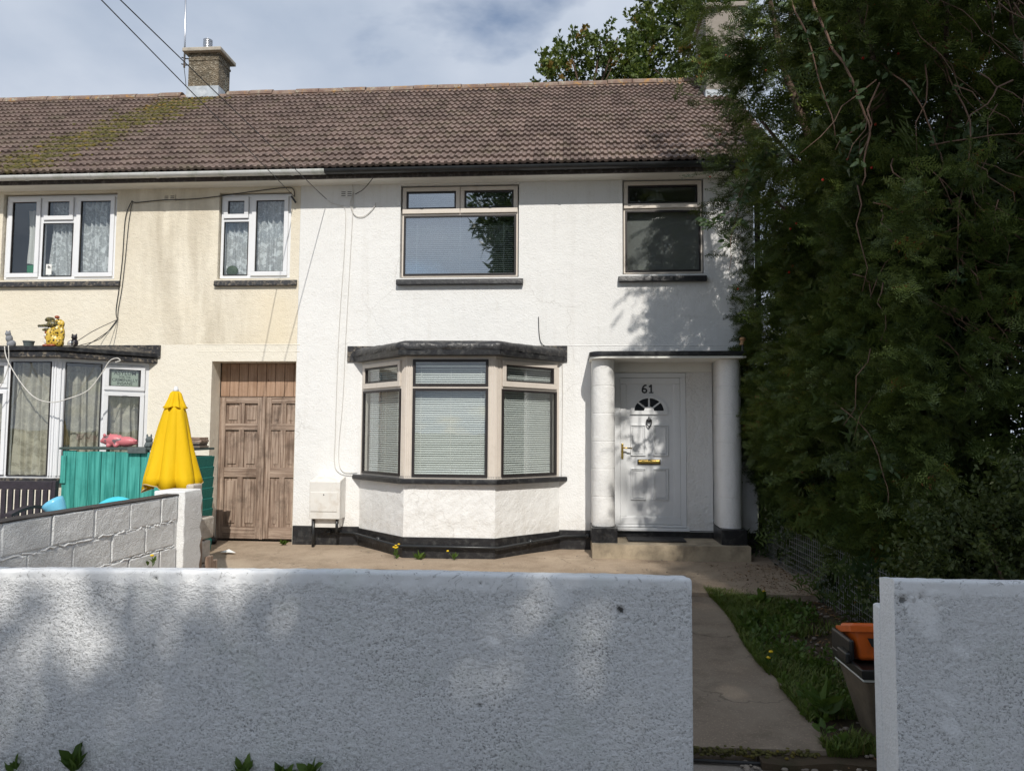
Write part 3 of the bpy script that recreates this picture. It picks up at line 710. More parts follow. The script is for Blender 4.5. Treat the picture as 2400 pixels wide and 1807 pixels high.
TF = trans(XL, YB); LC = math.hypot(.74, .74); TL = trans(XL-.74, 9.4, -R(45)); TR = trans(XR, YB, R(45))
for T_, Ln, e0, e1 in ((TL, LC, .055, .095), (TF, 1.08, .09, .09), (TR, LC, .095, .055)):
    mb = MB(T_); mb.box(.0, e0, .004, .07, 1.078, 2.462); mb.box(Ln-e1, Ln, .004, .07, 1.078, 2.462)
    for k in range(3):
        if e0 > .06: mb.box(.012+k*.026, .026+k*.026, -.006, .004, 1.078, 2.462)
        if e1 > .06: mb.box(Ln-.026-k*.026, Ln-.012-k*.026, -.006, .004, 1.078, 2.462)
    mb.box(e0, Ln-e1, .0, .06, 2.118, 2.146)
    mb.build('mullion', M['frame'], BAY, bevel=.003)
    if T_ is TF:
        light(BAY, T_, e0, Ln-e1, 2.146, 2.462, M['frame'], M['glass'], False, gw=.03); light(BAY, T_, e0, Ln-e1, 1.078, 2.118, M['frame'], M['glass'], False, gw=.03)
    else:
        light(BAY, T_, e0+.003, Ln-e1-.003, 2.146, 2.46, M['frame'], M['glass'], True, w=.05, wb=.065); light(BAY, T_, e0, Ln-e1, 1.078, 2.118, M['frame'], M['glass'], False, gw=.026)
blind('venetian_blind', 'venetian blind filling the middle of the white bay window', TF, .09, .99, 1.09, 2.40, .0268, .075, 'blinds in the white bay')
blind('venetian_blind', 'venetian blind in the left canted side of the white bay', TL, .10, .93, 1.09, 2.40, .0268, .075, 'blinds in the white bay')
blind('venetian_blind', 'venetian blind in the right canted side of the white bay', TR, .12, .95, 1.09, 2.40, .0268, .075, 'blinds in the white bay')
# bay canopy: flat boarded edge with lumpy felt rolled over it
cp = bay_poly(.135); cp[0] = (-2.80, 9.4); cp[3] = (-.03, 9.4)
def canopy_edge(pl, z0, z1, house, mat, name):
    return MB().prism(pl, z0, z1).build(name, mat, house, bevel=.008)
CAN = canopy_edge(cp, 2.50, 2.60, WH, M['black_paint'], 'bay_canopy')
rings = []; base = []
for k in range(3):
    for i in range(24 + (1 if k == 2 else 0)):
        t = i/24; base.append((Vector((*cp[k], 0))*(1-t)+Vector((*cp[k+1], 0))*t, k))
cen = Vector((-1.39, 9.45, 0))
for (off, z) in ((.004, 2.565), (.012, 2.585), (.012, 2.62), (-.008, 2.652), (-.05, 2.668), (-.30, 2.700)):
    ring = []
    for p, k in base:
        out = (p-cen); out.z = 0; out.normalize()
        lump = .010*mn.noise((p.x*7, p.y*7, z*14))+.006*mn.noise((p.x*21, p.y*21, z*30))
        q = p+out*(off+lump*(1.6 if off > -.1 else .3)); q.z = z+lump*.7+(-.02 if k != 1 and z < 2.6 else 0)*mn.noise((p.x*5, 0, 1)); q.y = min(q.y, 9.395); ring.append(q)
    rings.append(ring)
MB().loft(rings, cap=False, closed=False).build('felt_roll', M['felt'], CAN, smooth=True)
MB().add([rings[-1][0], rings[-1][24], rings[-1][48], rings[-1][72]], [(0, 1, 2, 3)]).build('felt_top', M['felt'], CAN)
mb = MB(); mb.box(-2.862, -.012, 9.376, 9.3995, 2.505, 2.708); mb.build('wall_board', M['old_black'], CAN, bevel=.004)

# porch
def pier(cx0, cx1, name):
    w = cx1-cx0; r = w/2; xc = (cx0+cx1)/2; yf = 8.925
    def outline(ins, n=14):
        P = [(cx1-ins, 9.4)]
        for k in range(n+1):
            t = -math.pi*k/n; P.append((xc+(r-ins)*math.cos(t), yf+r+(r-ins)*math.sin(t)))
        P.append((cx0+ins, 9.4)); return P
    rings = []; z = .49
    def add(zv, ins):
        rings.append([(x+.0035*mn.noise((x*11, y*11, zv*11)), y+.0035*mn.noise((x*11, y*11, zv*11+7)), zv) for x, y in outline(ins)])
    zs = [.49, .845, 1.175, 1.505, 1.84, 2.17, 2.495]
    for a, b in zip(zs, zs[1:]):
        add(a+.0005, .005); add(a+.004, .0012); add(a+.008, .0); add(a+.012, 0)
        for k in range(1, 6): add(a+(b-a)*k/6, .0)
        add(b-.012, 0); add(b-.008, .0); add(b-.004, .0012); add(b-.0005, .005)
    o = MB().loft([list(reversed(r_)) for r_ in rings]).build('porch_pier', M['white'], WH)
    o.data.polygons.foreach_set('use_smooth', [True]*len(o.data.polygons))
    MB().box(cx0-.012, cx1+.022, 8.885, 9.392, .30, .488).build('pier_base', M['black_paint'], o, bevel=.008)
    return o
pier(.290, .562, 'a'); pier(1.800, 2.062, 'b')
poly = [(2.10, 9.405), (.262, 9.405), (.262, 9.03)]
poly = [(2.085, 9.405), (.262, 9.405)] + [(.262+.16-.16*math.cos(t), 9.0-.16*math.sin(t)) for t in [math.pi/2*k/8 for k in range(9)]] + [(2.085, 8.84)]
MB().prism(poly, 2.495, 2.518).build('porch_canopy', M['soffit'], WH)
poly2 = [(2.095, 9.406), (.252, 9.406)] + [(.252+.16-.16*math.cos(t), 8.99-.16*math.sin(t)) for t in [math.pi/2*k/8 for k in range(9)]] + [(2.095, 8.83)]
MB().prism(poly2, 2.519, 2.578).build('canopy_edge', M['black_paint'], WH, bevel=.008)
MB().box(.563, 1.799, 9.422, 9.52, 2.372, 2.494).build('porch_lintel', M['soffit'], WH, bevel=.006)
MB().box(1.478, 1.80, 9.436, 9.52, .40, 2.371).build('porch_wall', M['white_rough'], WH)
MB().box(.563, 1.80, 9.44, 9.52, .27, .398).build('threshold_plinth', M['black_paint'], WH)
st = sheet('doorstep', .283, 2.09, 8.755, 9.42, 50, 18, lambda x, y: .312+.004*mn.noise((x*5, y*5, 2)), M['concrete'], None, .25)
st.parent = WH; st.location = -origin(WH); st['label'] = 'long concrete doorstep'
# door
TD = Matrix.Translation((0, 9.455, 0))
DF = MB(TD).ring(.585, 1.476, .435, 2.368, .07, -.012, .05, wt=.062, wb=.03).build('door_frame', M['door'], WH, bevel=.005)
MB().box(.612, 1.503, 9.40, 9.47, .392, .430).build('threshold', M['door'], DF, bevel=.005)
DOOR = MB(TD).ring(.656, 1.405, .468, 2.304, .075, -.004, .045, wb=.09).build('door', M['door'], WH, bevel=.006)
MB(TD).ring(.729, 1.332, .556, 2.231, .010, .0, .012).build('bead', M['door'], DOOR, bevel=.003)
# leaf panel with a half-round opening for the fanlight
FX, FZ, FR = 1.018, 1.888, .184
arc = [(FX+FR*math.cos(t), FZ+FR*.86*math.sin(t)) for t in [math.pi*k/24 for k in range(25)]]
mb = MB(TD); yy = .008
mb.add([(.735, yy, .562), (1.326, yy, .562), (1.326, yy, FZ), (.735, yy, FZ)], [(0, 1, 2, 3)])
L1 = [(1.326, yy, FZ)]+[(1.326, yy, 2.225)]*0
prev = None
for k in range(24):
    a, b = arc[k], arc[k+1]; mb.add([(a[0], yy, a[1]), (a[0], yy, 2.225), (b[0], yy, 2.225), (b[0], yy, b[1])], [(0, 1, 2, 3)])
mb.add([(arc[0][0], yy, FZ), (1.326, yy, FZ), (1.326, yy, 2.225), (arc[0][0], yy, 2.225)], [(0, 1, 2, 3)]); mb.add([(.735, yy, FZ), (arc[-1][0], yy, FZ), (arc[-1][0], yy, 2.225), (.735, yy, 2.225)], [(0, 1, 2, 3)])
mb.build('door_panel', M['door'], DOOR)
mb = MB(TD)                                                        # fanlight frame
o_ = [(FX+.232*math.cos(t), FZ+.232*.80*math.sin(t)) for t in [math.pi*k/24 for k in range(25)]]
rg = []
for k in range(25):
    rg.append([(arc[k][0], .006, arc[k][1]), (arc[k][0], -.012, arc[k][1]), (o_[k][0], -.012, o_[k][1]), (o_[k][0], .007, o_[k][1])])
mb.loft(rg); mb.box(FX-.232, FX+.232, -.0125, .007, 1.842, FZ)
for t in (R(42), R(90), R(138)):
    c_, s_ = math.cos(t), math.sin(t)*.86; n_ = Vector((-math.sin(t), 0, math.cos(t)))*.010
    A = Vector((FX+.05*c_, 0, FZ+.05*s_)); B = Vector((FX+.188*c_, 0, FZ+.188*s_))
    mb.add([A-n_+Vector((0,-.008,0)), B-n_+Vector((0,-.008,0)), B+n_+Vector((0,-.008,0)), A+n_+Vector((0,-.008,0)), A-n_+Vector((0,.006,0)), B-n_+Vector((0,.006,0)), B+n_+Vector((0,.006,0)), A+n_+Vector((0,.006,0))],
           [(0,1,2,3), (4,7,6,5), (0,4,5,1), (1,5,6,2), (2,6,7,3), (3,7,4,0)])
hub = [(FX+.062*math.cos(math.pi*k/12), FZ+.055*math.sin(math.pi*k/12)) for k in range(13)]
mb.add([(x, -.0135, z) for x, z in hub]+[(x, .006, z) for x, z in hub], [tuple(range(12, -1, -1))]+[(k, k+1, 14+k, 13+k) for k in range(12)])
mb.build('fanlight', M['door'], DOOR)
for k in range(4):
    ts = [R(45*k+2)+R(41)*j/6 for j in range(7)]
    pts = [(FX+.19*math.cos(t), .004, FZ+.19*.86*math.sin(t)) for t in ts]+[(FX+.05*math.cos(t), .004, FZ+.05*.86*math.sin(t)) for t in reversed(ts)]
    MB(TD).add(pts, [tuple(range(13, -1, -1))]).build('fanlight_pane', M['dark_glass'], DOOR)
for (a, b, c, d) in ((.787, .974, 1.322, 1.712), (1.068, 1.255, 1.322, 1.712), (.788, .976, .773, 1.165), (1.067, 1.254, .773, 1.165)):
    mb = MB(TD).ring(a, b, c, d, .012, -.010, .009); mb.ring(a+.022, b-.022, c+.022, d-.022, .010, -.004, .009); mb.box(a+.034, b-.034, .003, .009, c+.034, d-.034)
    mb.build('panel_moulding', M['door'], DOOR, bevel=.003)
lb = MB(TD).ring(.873, 1.158, 1.213, 1.275, .008, -.008, .009).build('letter_box', M['iron'], DOOR)
MB(TD).box(.882, 1.149, -.006, .006, 1.222, 1.266).build('flap', M['brass'], lb, bevel=.006)
hd = MB(TD).box(.668, .696, -.016, -.003, 1.281, 1.474).build('door_handle', M['brass'], DOOR, bevel=.006)
MB(TD).tube([(.682, -.014, 1.42), (.682, -.055, 1.42), (.70, -.062, 1.42), (.80, -.062, 1.415)], .009, 8).build('lever', M['brass'], hd, smooth=True)
kb = MB(TD); kb.tube([(1.016, -.004, 1.818), (1.016, -.012, 1.80), (1.016, -.016, 1.79)], [.004, .007, .008], 8); kb.ball((1.016, -.012, 1.768), (.036, .014, .022)); kb.tube([(.985, -.012, 1.76), (.988, -.018, 1.72), (1.004, -.022, 1.695), (1.016, -.024, 1.69), (1.028, -.022, 1.695), (1.044, -.018, 1.72), (1.047, -.012, 1.76)], .007, 8)
kb.ball((1.016, -.016, 1.684), (.009, .01, .014)); kb.build('door_knocker', M['iron'], DOOR, smooth=True)
def stroke(mb, pts, w, y):
    for k in range(len(pts)-1):
        a, b = Vector((pts[k][0], 0, pts[k][1])), Vector((pts[k+1][0], 0, pts[k+1][1])); d = (b-a).normalized(); n_ = Vector((-d.z, 0, d.x))*w/2; e = d*w*.28
        q = [a-e-n_, b+e-n_, b+e+n_, a-e+n_]; yk = y-.0004*k
        mb.add([(p.x, yk, p.z) for p in q]+[(p.x, y+.004, p.z) for p in q], [(0,1,2,3), (0,4,5,1), (1,5,6,2), (2,6,7,3), (3,7,4,0)])
dg = MB(TD); six = [(.985, 2.21), (.966, 2.208), (.948, 2.19), (.938, 2.165), (.936, 2.14), (.944, 2.124), (.962, 2.116), (.982, 2.122), (.990, 2.142), (.980, 2.160), (.962, 2.166), (.944, 2.158)]
stroke(dg, six, .019, .003); dg.build('house_number_digit', M['iron'], DOOR)['label'] = 'black painted digit 6'
dg = MB(TD); stroke(dg, [(1.024, 2.192), (1.040, 2.202), (1.047, 2.212), (1.047, 2.118)], .019, .003); stroke(dg, [(1.022, 2.117), (1.072, 2.117)], .013, .0015); dg.build('house_number_digit', M['iron'], DOOR)['label'] = 'black painted digit 1'
# pipe clipped along the plinth, downpipe, small lamp on the canopy
pp = bay_poly(.055); zp = .30
mb = MB(); path_ = [(-3.05, 9.355, .318), (-2.73, 9.355, .312), (pp[1][0]-.02, pp[1][1], .275), (pp[2][0]+.02, pp[2][1], .272), (-.06, 9.355, .315), (.24, 9.355, .322)]
mb.tube(path_, .016, 8); PIPE = mb.build('waste_pipe', M['gutter_black'], WH, smooth=True)
for p in ((-3.05, 9.36, .318), (-2.30, 8.955, .295), (-.45, 8.965, .295), (.25, 9.36, .322)): MB().ball(p, (.034, .03, .034)).build('pipe_joint', M['gutter_black'], PIPE, smooth=True)
MB().tube([(2.385, 9.44, .2), (2.385, 9.44, 4.7), (2.385, 9.25, 4.85)], .036, 10).build('downpipe', M['gutter_black'], WH, smooth=True)
lm = MB().lathe([(.0, 0), (.035, 0), (.035, .02), (.026, .022), (.026, .055), (.036, .06), (.036, .075), (.02, .09), (0, .092)], (2.06, 8.9, 2.655), 14).build('porch_bulkhead', M['tan'], WH, smooth=False)
MB().tube([(2.06, 8.9, 2.578), (2.06, 8.9, 2.655)], .016, 8).build('bracket', M['iron'], lm)
# right-hand chimney
CH2 = MB().box(2.17, 2.78, 11.58, 12.5, 6.2, 8.35).build('chimney', M['chimney_grey'], WH, bevel=.01)
MB().box(2.12, 2.83, 11.53, 12.55, 8.35, 8.43).build('chimney_cap', M['chimney_grey'], CH2, bevel=.01)
MB().box(2.155, 2.795, 11.562, 12.4, 6.75, 7.02).build('lead_flashing', M['lead'], CH2)
MB().box(2.16, 2.79, 11.566, 12.42, 7.35, 7.40).build('render_band', M['chimney_grey'], CH2)
# gas meter box and door mat
GB = empty('meter_box', (-3.05, 9.39, .5), 'off white gas meter box on the white wall above the plinth', 'meter box')
MB(PX).prism([(9.16, .505), (9.389, .505), (9.389, 1.03), (9.175, .985), (9.16, .97)], -3.245, -2.85).build('case', M['box_white'], GB, bevel=.008)
MB().box(-3.225, -2.885, 9.151, 9.162, .60, .84).build('lid', M['box_white'], GB, bevel=.004)
MB().tube([(-3.055, 9.152, .81), (-3.055, 9.146, .81)], .008, 8).build('lock', M['iron'], GB)
MB().box(-3.20, -2.88, 9.23, 9.387, .395, .503).build('back_plate', M['box_white'], GB)
for x in (-3.20, -2.90): MB().tube([(x, 9.21, .505), (x, 9.21, .14 if x < -3 else .33)], .018, 8).build('gas_pipe', M['gutter_black'], GB, smooth=True)
mb = MB(); mb.box(.72, 1.40, 8.99, 9.36, .322, .334)
for k in range(40): mb.box(.735+k*.0163, .743+k*.0163, 9.0, 9.35, .334, .337)
tag(mb.build('door_mat', M['rubber']), 'black ribbed rubber mat on the doorstep', 'door mat')
# ================================================================== cream house
CHs = empty('terraced_house', (-6.5, 9.4, .15), 'cream pebbledashed terraced house with white windows and a wooden passage gate', 'house')
holes = [(-7.71, -6.085, 3.62, 4.81), (-4.655, -3.665, 3.61, 4.775), (-8.06, -5.58, .40, 2.50, .15), (-4.685, -3.545, .0, 2.514, .25)]
skin(MB(), -12.0, -3.541, 2.735, 4.862, [h for h in holes if h[3] > 2.7], 9.4, .16).build('wall', M['cream'], CHs)
skin(MB(), -12.0, -3.541, .05, 2.735, [(h[0], h[1], max(h[2], .05), *h[3:]) for h in holes if h[3] < 2.7], 9.4, .16).build('lower_wall', M['cream_pale'], CHs)
mb = MB(PX); mb.prism([(9.396, 2.733), (9.4006, 2.722), (9.4006, 2.742)], -4.9, -3.5); mb.prism([(9.397, 2.640), (9.4006, 2.632), (9.4006, 2.646)], -4.9, -3.5); mb.build('render_seam', M['cream_pale'], CHs)
room(CHs, -9.5, -5.7, 9.56, 11.4, 2.85, 4.80, M['room2']); room(CHs, -5.4, -3.6, 9.56, 11.4, 2.85, 4.80, M['room']); room(CHs, -9.5, -5.2, 9.55, 11.6, .15, 2.66, M['room'])
MB().box(-12, -3.55, 15.6, 15.75, -.1, 4.9).build('back_wall', M['cream'], CHs); MB(PX).prism([(9.42, -.1), (15.6, -.1), (15.6, 4.86), (12.5, 7.45), (9.42, 4.86)], -12, -11.9).build('gable_wall', M['cream'], CHs)
air_brick(CHs, -5.348, 4.716, M['cream'])
eaves(CHs, -12, -3.541); gutter(CHs, -12, -3.105, M['gutter_white'])
CR = make_roof(CHs, -3.54-45*TW, -3.5401, (-8.3, -3.5), 300, (-6.80, -6.19))
# moss cushions on the tiles below the chimney
rnd = random.Random(3); mb = MB()
for _ in range(900):
    u = rnd.uniform(.15, 4.2); y = YE+u*cT; x = -6.55+(y-12.4)*.30+rnd.gauss(0, .30)
    row = round(u/GAUGE)*GAUGE+rnd.gauss(-.01, .03); p = rp(x, row, .03); s = rnd.uniform(.012, .042)
    mb.ball(p, (s*rnd.uniform(.9, 1.8), s, s*.7), 6, 4)
o = mb.build('moss', M['moss'], CR, smooth=True); o['kind'] = 'stuff'
# chimney
CH1 = MB().box(-6.775, -6.215, 12.36, 12.80, 7.2, 8.33).build('chimney', M['chimney'], CHs, bevel=.01)
MB().box(-6.86, -6.15, 12.28, 12.90, 8.33, 8.40).build('chimney_cap', M['mortar'], CH1, bevel=.012)
MB().box(-6.775, -6.205, 12.35, 12.81, 8.19, 8.225).build('string_course', M['chimney'], CH1)
MB().lathe([(.0, .0), (.20, .0), (.13, .07), (0, .07)], (-6.50, 12.55, 8.40), 10).build('flaunching', M['mortar'], CH1)
mb = MB().box(-6.79, -6.20, 12.345, 12.60, 7.30, 7.715); mb.build('lead_flashing', M['lead'], CH1)
prof_ = []
for k in range(6): prof_ += [(.068, k*.03), (.082, k*.03+.012), (.068, k*.03+.024)]
FL = MB().lathe([(0, 0)]+prof_+[(.05, .18), (.05, .05), (0, .05)], (-6.50, 12.50, 8.47), 18).build('flue_liner', M['metal'], CH1, smooth=True)
AE = empty('tv_aerial_mast', (-6.89, 12.42, 8.1), 'thin silver aerial mast clamped to the left chimney', 'aerial mast')
MB().tube([(-6.885, 12.42, 8.10), (-6.89, 12.42, 8.7), (-6.915, 12.42, 9.9)], [.018, .016, .012], 8).build('mast', M['metal'], AE, smooth=True)
for z in (8.16, 8.28): MB().tube([(-6.93, 12.40, z), (-6.885, 12.45, z), (-6.77, 12.46, z)], .010, 6).build('clamp', M['iron'], AE)
MB().tube([(-6.885, 12.41, 8.12), (-6.83, 12.38, 7.85), (-6.795, 12.34, 7.72)], .006, 5).build('coax_lead', M['cable'], AE)
# upstairs windows
T9 = Matrix.Translation((0, 9.445, 0))
def upvc_window(x0, x1, z0, z1, bars, hb, label, lights, sx0, sx1, zs):
    w = MB(T9).ring(x0, x1, z0, z1, .045, 0, .06)
    for b in bars: w.box(b-.022, b+.022, 0.0, .06, z0+.045, z1-.045)
    for (a, b, z) in hb: w.box(a, b, 0.0, .06, z-.02, z+.02)
    w = w.build('window', M['upvc'], CHs, bevel=.004); w['label'] = label
    for l in lights: light(w, T9, *l[:4], M['upvc'], M['glass_clear'], l[4], w=.058, gasket=True, gw=.006)
    sill(CHs, sx0, sx1, zs, zs+.07, M['old_black'], 9.35); return w
upvc_window(-7.69, -6.10, 3.635, 4.795, [-7.17, -6.70], [(-7.148, -6.722, 4.43)], 'three light white upper window with lace curtains',
            [(-7.655, -7.195, 3.665, 4.765, True), (-7.145, -6.725, 4.452, 4.765, True), (-7.148, -6.722, 3.68, 4.41, False), (-6.675, -6.135, 3.665, 4.765, True)], -7.95, -5.99, 3.52)
upvc_window(-4.64, -3.68, 3.625, 4.76, [-4.24], [(-4.595, -4.262, 4.41)], 'two light white upper window with lace curtains',
            [(-4.605, -4.265, 4.435, 4.73, True), (-4.595, -4.262, 3.67, 4.39, False), (-4.215, -3.715, 3.655, 4.73, True)], -4.68, -3.56, 3.51)
curtain('lace_curtain', 'gathered white lace curtain in the middle of the three light window', I4, -7.12, -6.70, 3.68, 4.72, 9.54, .018, 6, M['lace'], 'lace curtains upstairs', .3, 1)
curtain('lace_curtain', 'white lace curtain in the right light of the three light window', I4, -6.66, -6.14, 3.68, 4.72, 9.54, .018, 7, M['lace'], 'lace curtains upstairs', 0, 2)
curtain('lace_curtain', 'white lace curtain in the left light of the two light window', I4, -4.61, -4.25, 3.67, 4.72, 9.54, .016, 5, M['lace'], 'lace curtains upstairs', .15, 3)
curtain('lace_curtain', 'white lace curtain in the right light of the two light window', I4, -4.22, -3.70, 3.67, 4.72, 9.54, .018, 7, M['lace'], 'lace curtains upstairs', 0, 4)
curtain('cloth_curtain', 'plain white cloth hanging in the leftmost upstairs light', I4, -7.45, -7.20, 3.88, 4.62, 9.56, .02, 3, M['cloth'], None, .4, 5)
tag(MB().box(-7.44, -7.24, 9.54, 9.66, 3.73, 3.86).build('storage_box', M['green'], bevel=.006), 'bright green box on the sill behind the leftmost upstairs light', 'box')
tag(MB().box(-6.87, -6.72, 9.60, 9.68, 3.66, 3.76).build('parcel', M['tan'], bevel=.005), 'small tan parcel behind the lace of the three light window', 'parcel')
tag(MB().ball((-4.50, 9.51, 3.74), (.085, .03, .075)).build('soft_toy', M['weed'], smooth=True), 'small green soft toy at the foot of the two light window', 'toy')
stk = empty('window_sticker', (-7.05, 9.44, 3.72), 'white card with a wireless symbol inside the three light window', 'sticker')
MB().box(-7.085, -7.005, 9.4385, 9.4415, 3.70, 3.845).build('card', M['paper'], stk)
mb = MB()
for r_ in (.012, .024, .036):
    pts = [(-7.058+r_*math.cos(t), 3.785+r_*math.sin(t)) for t in [math.pi/2*k/5 for k in range(6)]]
    mb.T = Matrix.Translation((0, 9.4365, 0)); stroke(mb, pts, .006, 0)
mb.build('wireless_symbol', M['iron'], stk)
# bay window of the cream house
CXL, CXR = -7.36, -6.28
fine_band('bay_wall', 0, .10, 1.0, M['cream_pale'], CHs, .004, CXL, CXR)
bay_band(-.14, .06, .955, 1.01, CXL, CXR).build('bay_sill', M['old_black'], CHs, bevel=.008)
CBAY = bay_band(-.08, -.004, 1.01, 1.035, CXL, CXR).build('bay_window', M['upvc'], CHs); bay_band(-.08, -.004, 2.44, 2.485, CXL, CXR).build('head_rail', M['upvc'], CBAY)
CF = trans(CXL, YB); CRt = trans(CXR, YB, R(45)); CLt = trans(CXL-.74, 9.4, -R(45))
for T_, Ln, e0, e1, bars, cas in ((CF, 1.08, .05, .085, [.455], [(.06, .44)]), (CRt, LC, .085, .05, [.50], [(.515, .99)]), (CLt, LC, .05, .085, [.50], [(.06, .49)])):
    mb = MB(T_); mb.box(0, e0, .004, .07, 1.035, 2.44); mb.box(Ln-e1, Ln, .004, .07, 1.035, 2.44)
    for e, s_ in ((e0, 0), (e1, 1)):
        if e > .06:
            for k in range(2): u = (.018+k*.036) if not s_ else (Ln-.018-k*.036-.018); mb.box(u, u+.018, -.012, .004, 1.035, 2.44)
    for b in bars: mb.box(b-.018, b+.018, 0., .06, 1.035, 2.44)
    for a, b in cas: mb.box(a, b, .002, .058, 2.09, 2.115)
    mb.build('mullion', M['upvc'], CBAY, bevel=.003)
    for a, b in cas:
        light(CBAY, T_, a, b, 2.115, 2.435, M['upvc'], M['glass_clear'], True, w=.05, gw=.006); light(CBAY, T_, a, b, 1.045, 2.09, M['upvc'], M['glass_clear'], True, w=.05, gw=.006)
        lo, hi = (b+.03, Ln-e1) if a < .3 else (e0, a-.03)
        light(CBAY, T_, lo, hi, 1.035, 2.44, M['upvc'], M['glass_clear'], False, gw=.008)
curtain('net_curtain', 'beige patterned net curtain in the front of the cream bay window', CF, .04, 1.02, 1.04, 2.43, .10, .026, 11, M['net'], 'net curtains in the cream bay', 0, 6)
curtain('net_curtain', 'beige patterned net curtain in the right canted side of the cream bay', CRt, .07, 1.00, 1.04, 2.40, .10, .028, 9, M['net'], 'net curtains in the cream bay', .1, 7)
sg = empty('window_sign', CRt @ Vector((.75, .03, 2.2)), 'small grey sign reading ASYLUM FOR THE CRIMINALLY INSANE in the bay window', 'sign')
M['signplate'] = plain('sign_plate', (.44, .50, .42), .5, .05, 4); M['ink'] = plain('sign_ink', (.012, .012, .012), .5)
MB(CRt).box(.60, .915, .016, .020, 2.175, 2.38).build('plate', M['signplate'], sg)
def text_mesh(body, size, T, mat, parent, name):
    cu = bpy.data.curves.new('t', 'FONT'); cu.body = body; cu.size = size; cu.align_x = 'CENTER'; cu.extrude = .0004; cu.offset = size*.008; cu.resolution_u = 3
    to = bpy.data.objects.new('t', cu); COL.objects.link(to); bpy.context.view_layer.update()
    me = bpy.data.meshes.new_from_object(to.evaluated_get(bpy.context.evaluated_depsgraph_get())); bpy.data.objects.remove(to)
    og = origin(parent); me.transform(Matrix.Translation(-og) @ T); me.materials.clear(); me.materials.append(mat); o = bpy.data.objects.new(name, me); return link(o, parent)
UP = Matrix.Rotation(R(90), 4, 'X')
for body, size, z in (('ASYLUM', .072, 2.315), ('FOR THE', .034, 2.278), ('CRIMINALLY', .054, 2.232), ('INSANE', .054, 2.187)):
    text_mesh(body, size, CRt @ Matrix.Translation((.757, .0145, z)) @ UP, M['ink'], sg, 'lettering')
# canopy of the cream bay: stepped boards with peeling paint
ccp = bay_poly(.13, CXL, CXR); ccp[0] = (-8.25, 9.4); ccp[3] = (-5.43, 9.4)
CC = MB().prism(ccp, 2.485, 2.555).build('bay_canopy', M['old_black'], CHs, bevel=.006)
ccp2 = bay_poly(.155, CXL, CXR); ccp2[0] = (-8.28, 9.4); ccp2[3] = (-5.40, 9.4)
MB().prism(ccp2, 2.562, 2.61).build('canopy_edge', M['black_paint'], CC, bevel=.006)
ins = [(-8.2, 9.39), (CXL-.02, YB+.06), (CXR+.02, YB+.06), (-5.5, 9.39)]
mb = MB(); mb.loft([[(*p, 2.612) for p in ccp2], [(p[0]*.15+q[0]*.85, p[1]*.15+q[1]*.85, 2.64) for p, q in zip(ccp2, ins)], [(-7.9, 9.39, 2.70), (-7.2, 9.2, 2.70), (-6.4, 9.2, 2.70), (-5.7, 9.39, 2.70)]]); mb.build('felt_top', M['old_black'], CC)
MB().box(-8.3, -5.392, 9.374, 9.3995, 2.56, 2.728).build('wall_board', M['old_black'], CC, bevel=.004)
# passage gate
PG = empty('x', (0, 0, 0), None, None); bpy.data.objects.remove(PG)
PG = MB().box(-4.685, -3.546, 9.69, 9.72, .155, 2.514).build('passage_door', M['gate_v'], CHs)
for k in range(9):
    x = -4.683+k*.1263; MB().box(x+.003, x+.1233, 9.662+random.uniform(0, .006), 9.689, 2.065, 2.512).build('plank', M['gate_plank'], PG, bevel=.003)
for (x0, x1, yo) in ((-4.680, -4.066, .0), (-4.052, -3.552, .012)):
    w = x1-x0; st_ = .085
    for a in (x0, x1-st_): MB().box(a, a+st_, 9.645+yo, 9.689, .175, 2.055).build('stile', M['gate_v'], PG, bevel=.003)
    rails = [(.175, .33), (.985, 1.115), (1.615, 1.70), (1.97, 2.055)]
    for z0_, z1_ in rails: MB().box(x0+st_, x1-st_, 9.647+yo, 9.688, z0_, z1_).build('rail', M['gate_h'], PG, bevel=.003)
    xm = (x0+x1)/2
    for (a, b) in zip(rails, rails[1:]):
        MB().box(xm-.035, xm+.035, 9.649+yo, 9.688, a[1], b[0]).build('muntin', M['gate_v'], PG, bevel=.003)
        for p0, p1 in ((x0+st_, xm-.035), (xm+.035, x1-st_)):
            mb = MB(); mb.box(p0, p1, 9.673+yo*.5, 9.687, a[1], b[0]); mb.box(p0+.035, p1-.035, 9.660+yo, 9.675, a[1]+.045, b[0]-.045); mb.build('raised_panel', M['gate_v'], PG, bevel=.006)
MB().box(-4.080, -4.040, 9.628, 9.646, .17, 2.06).build('cover_strip', M['gate_v'], PG, bevel=.003)

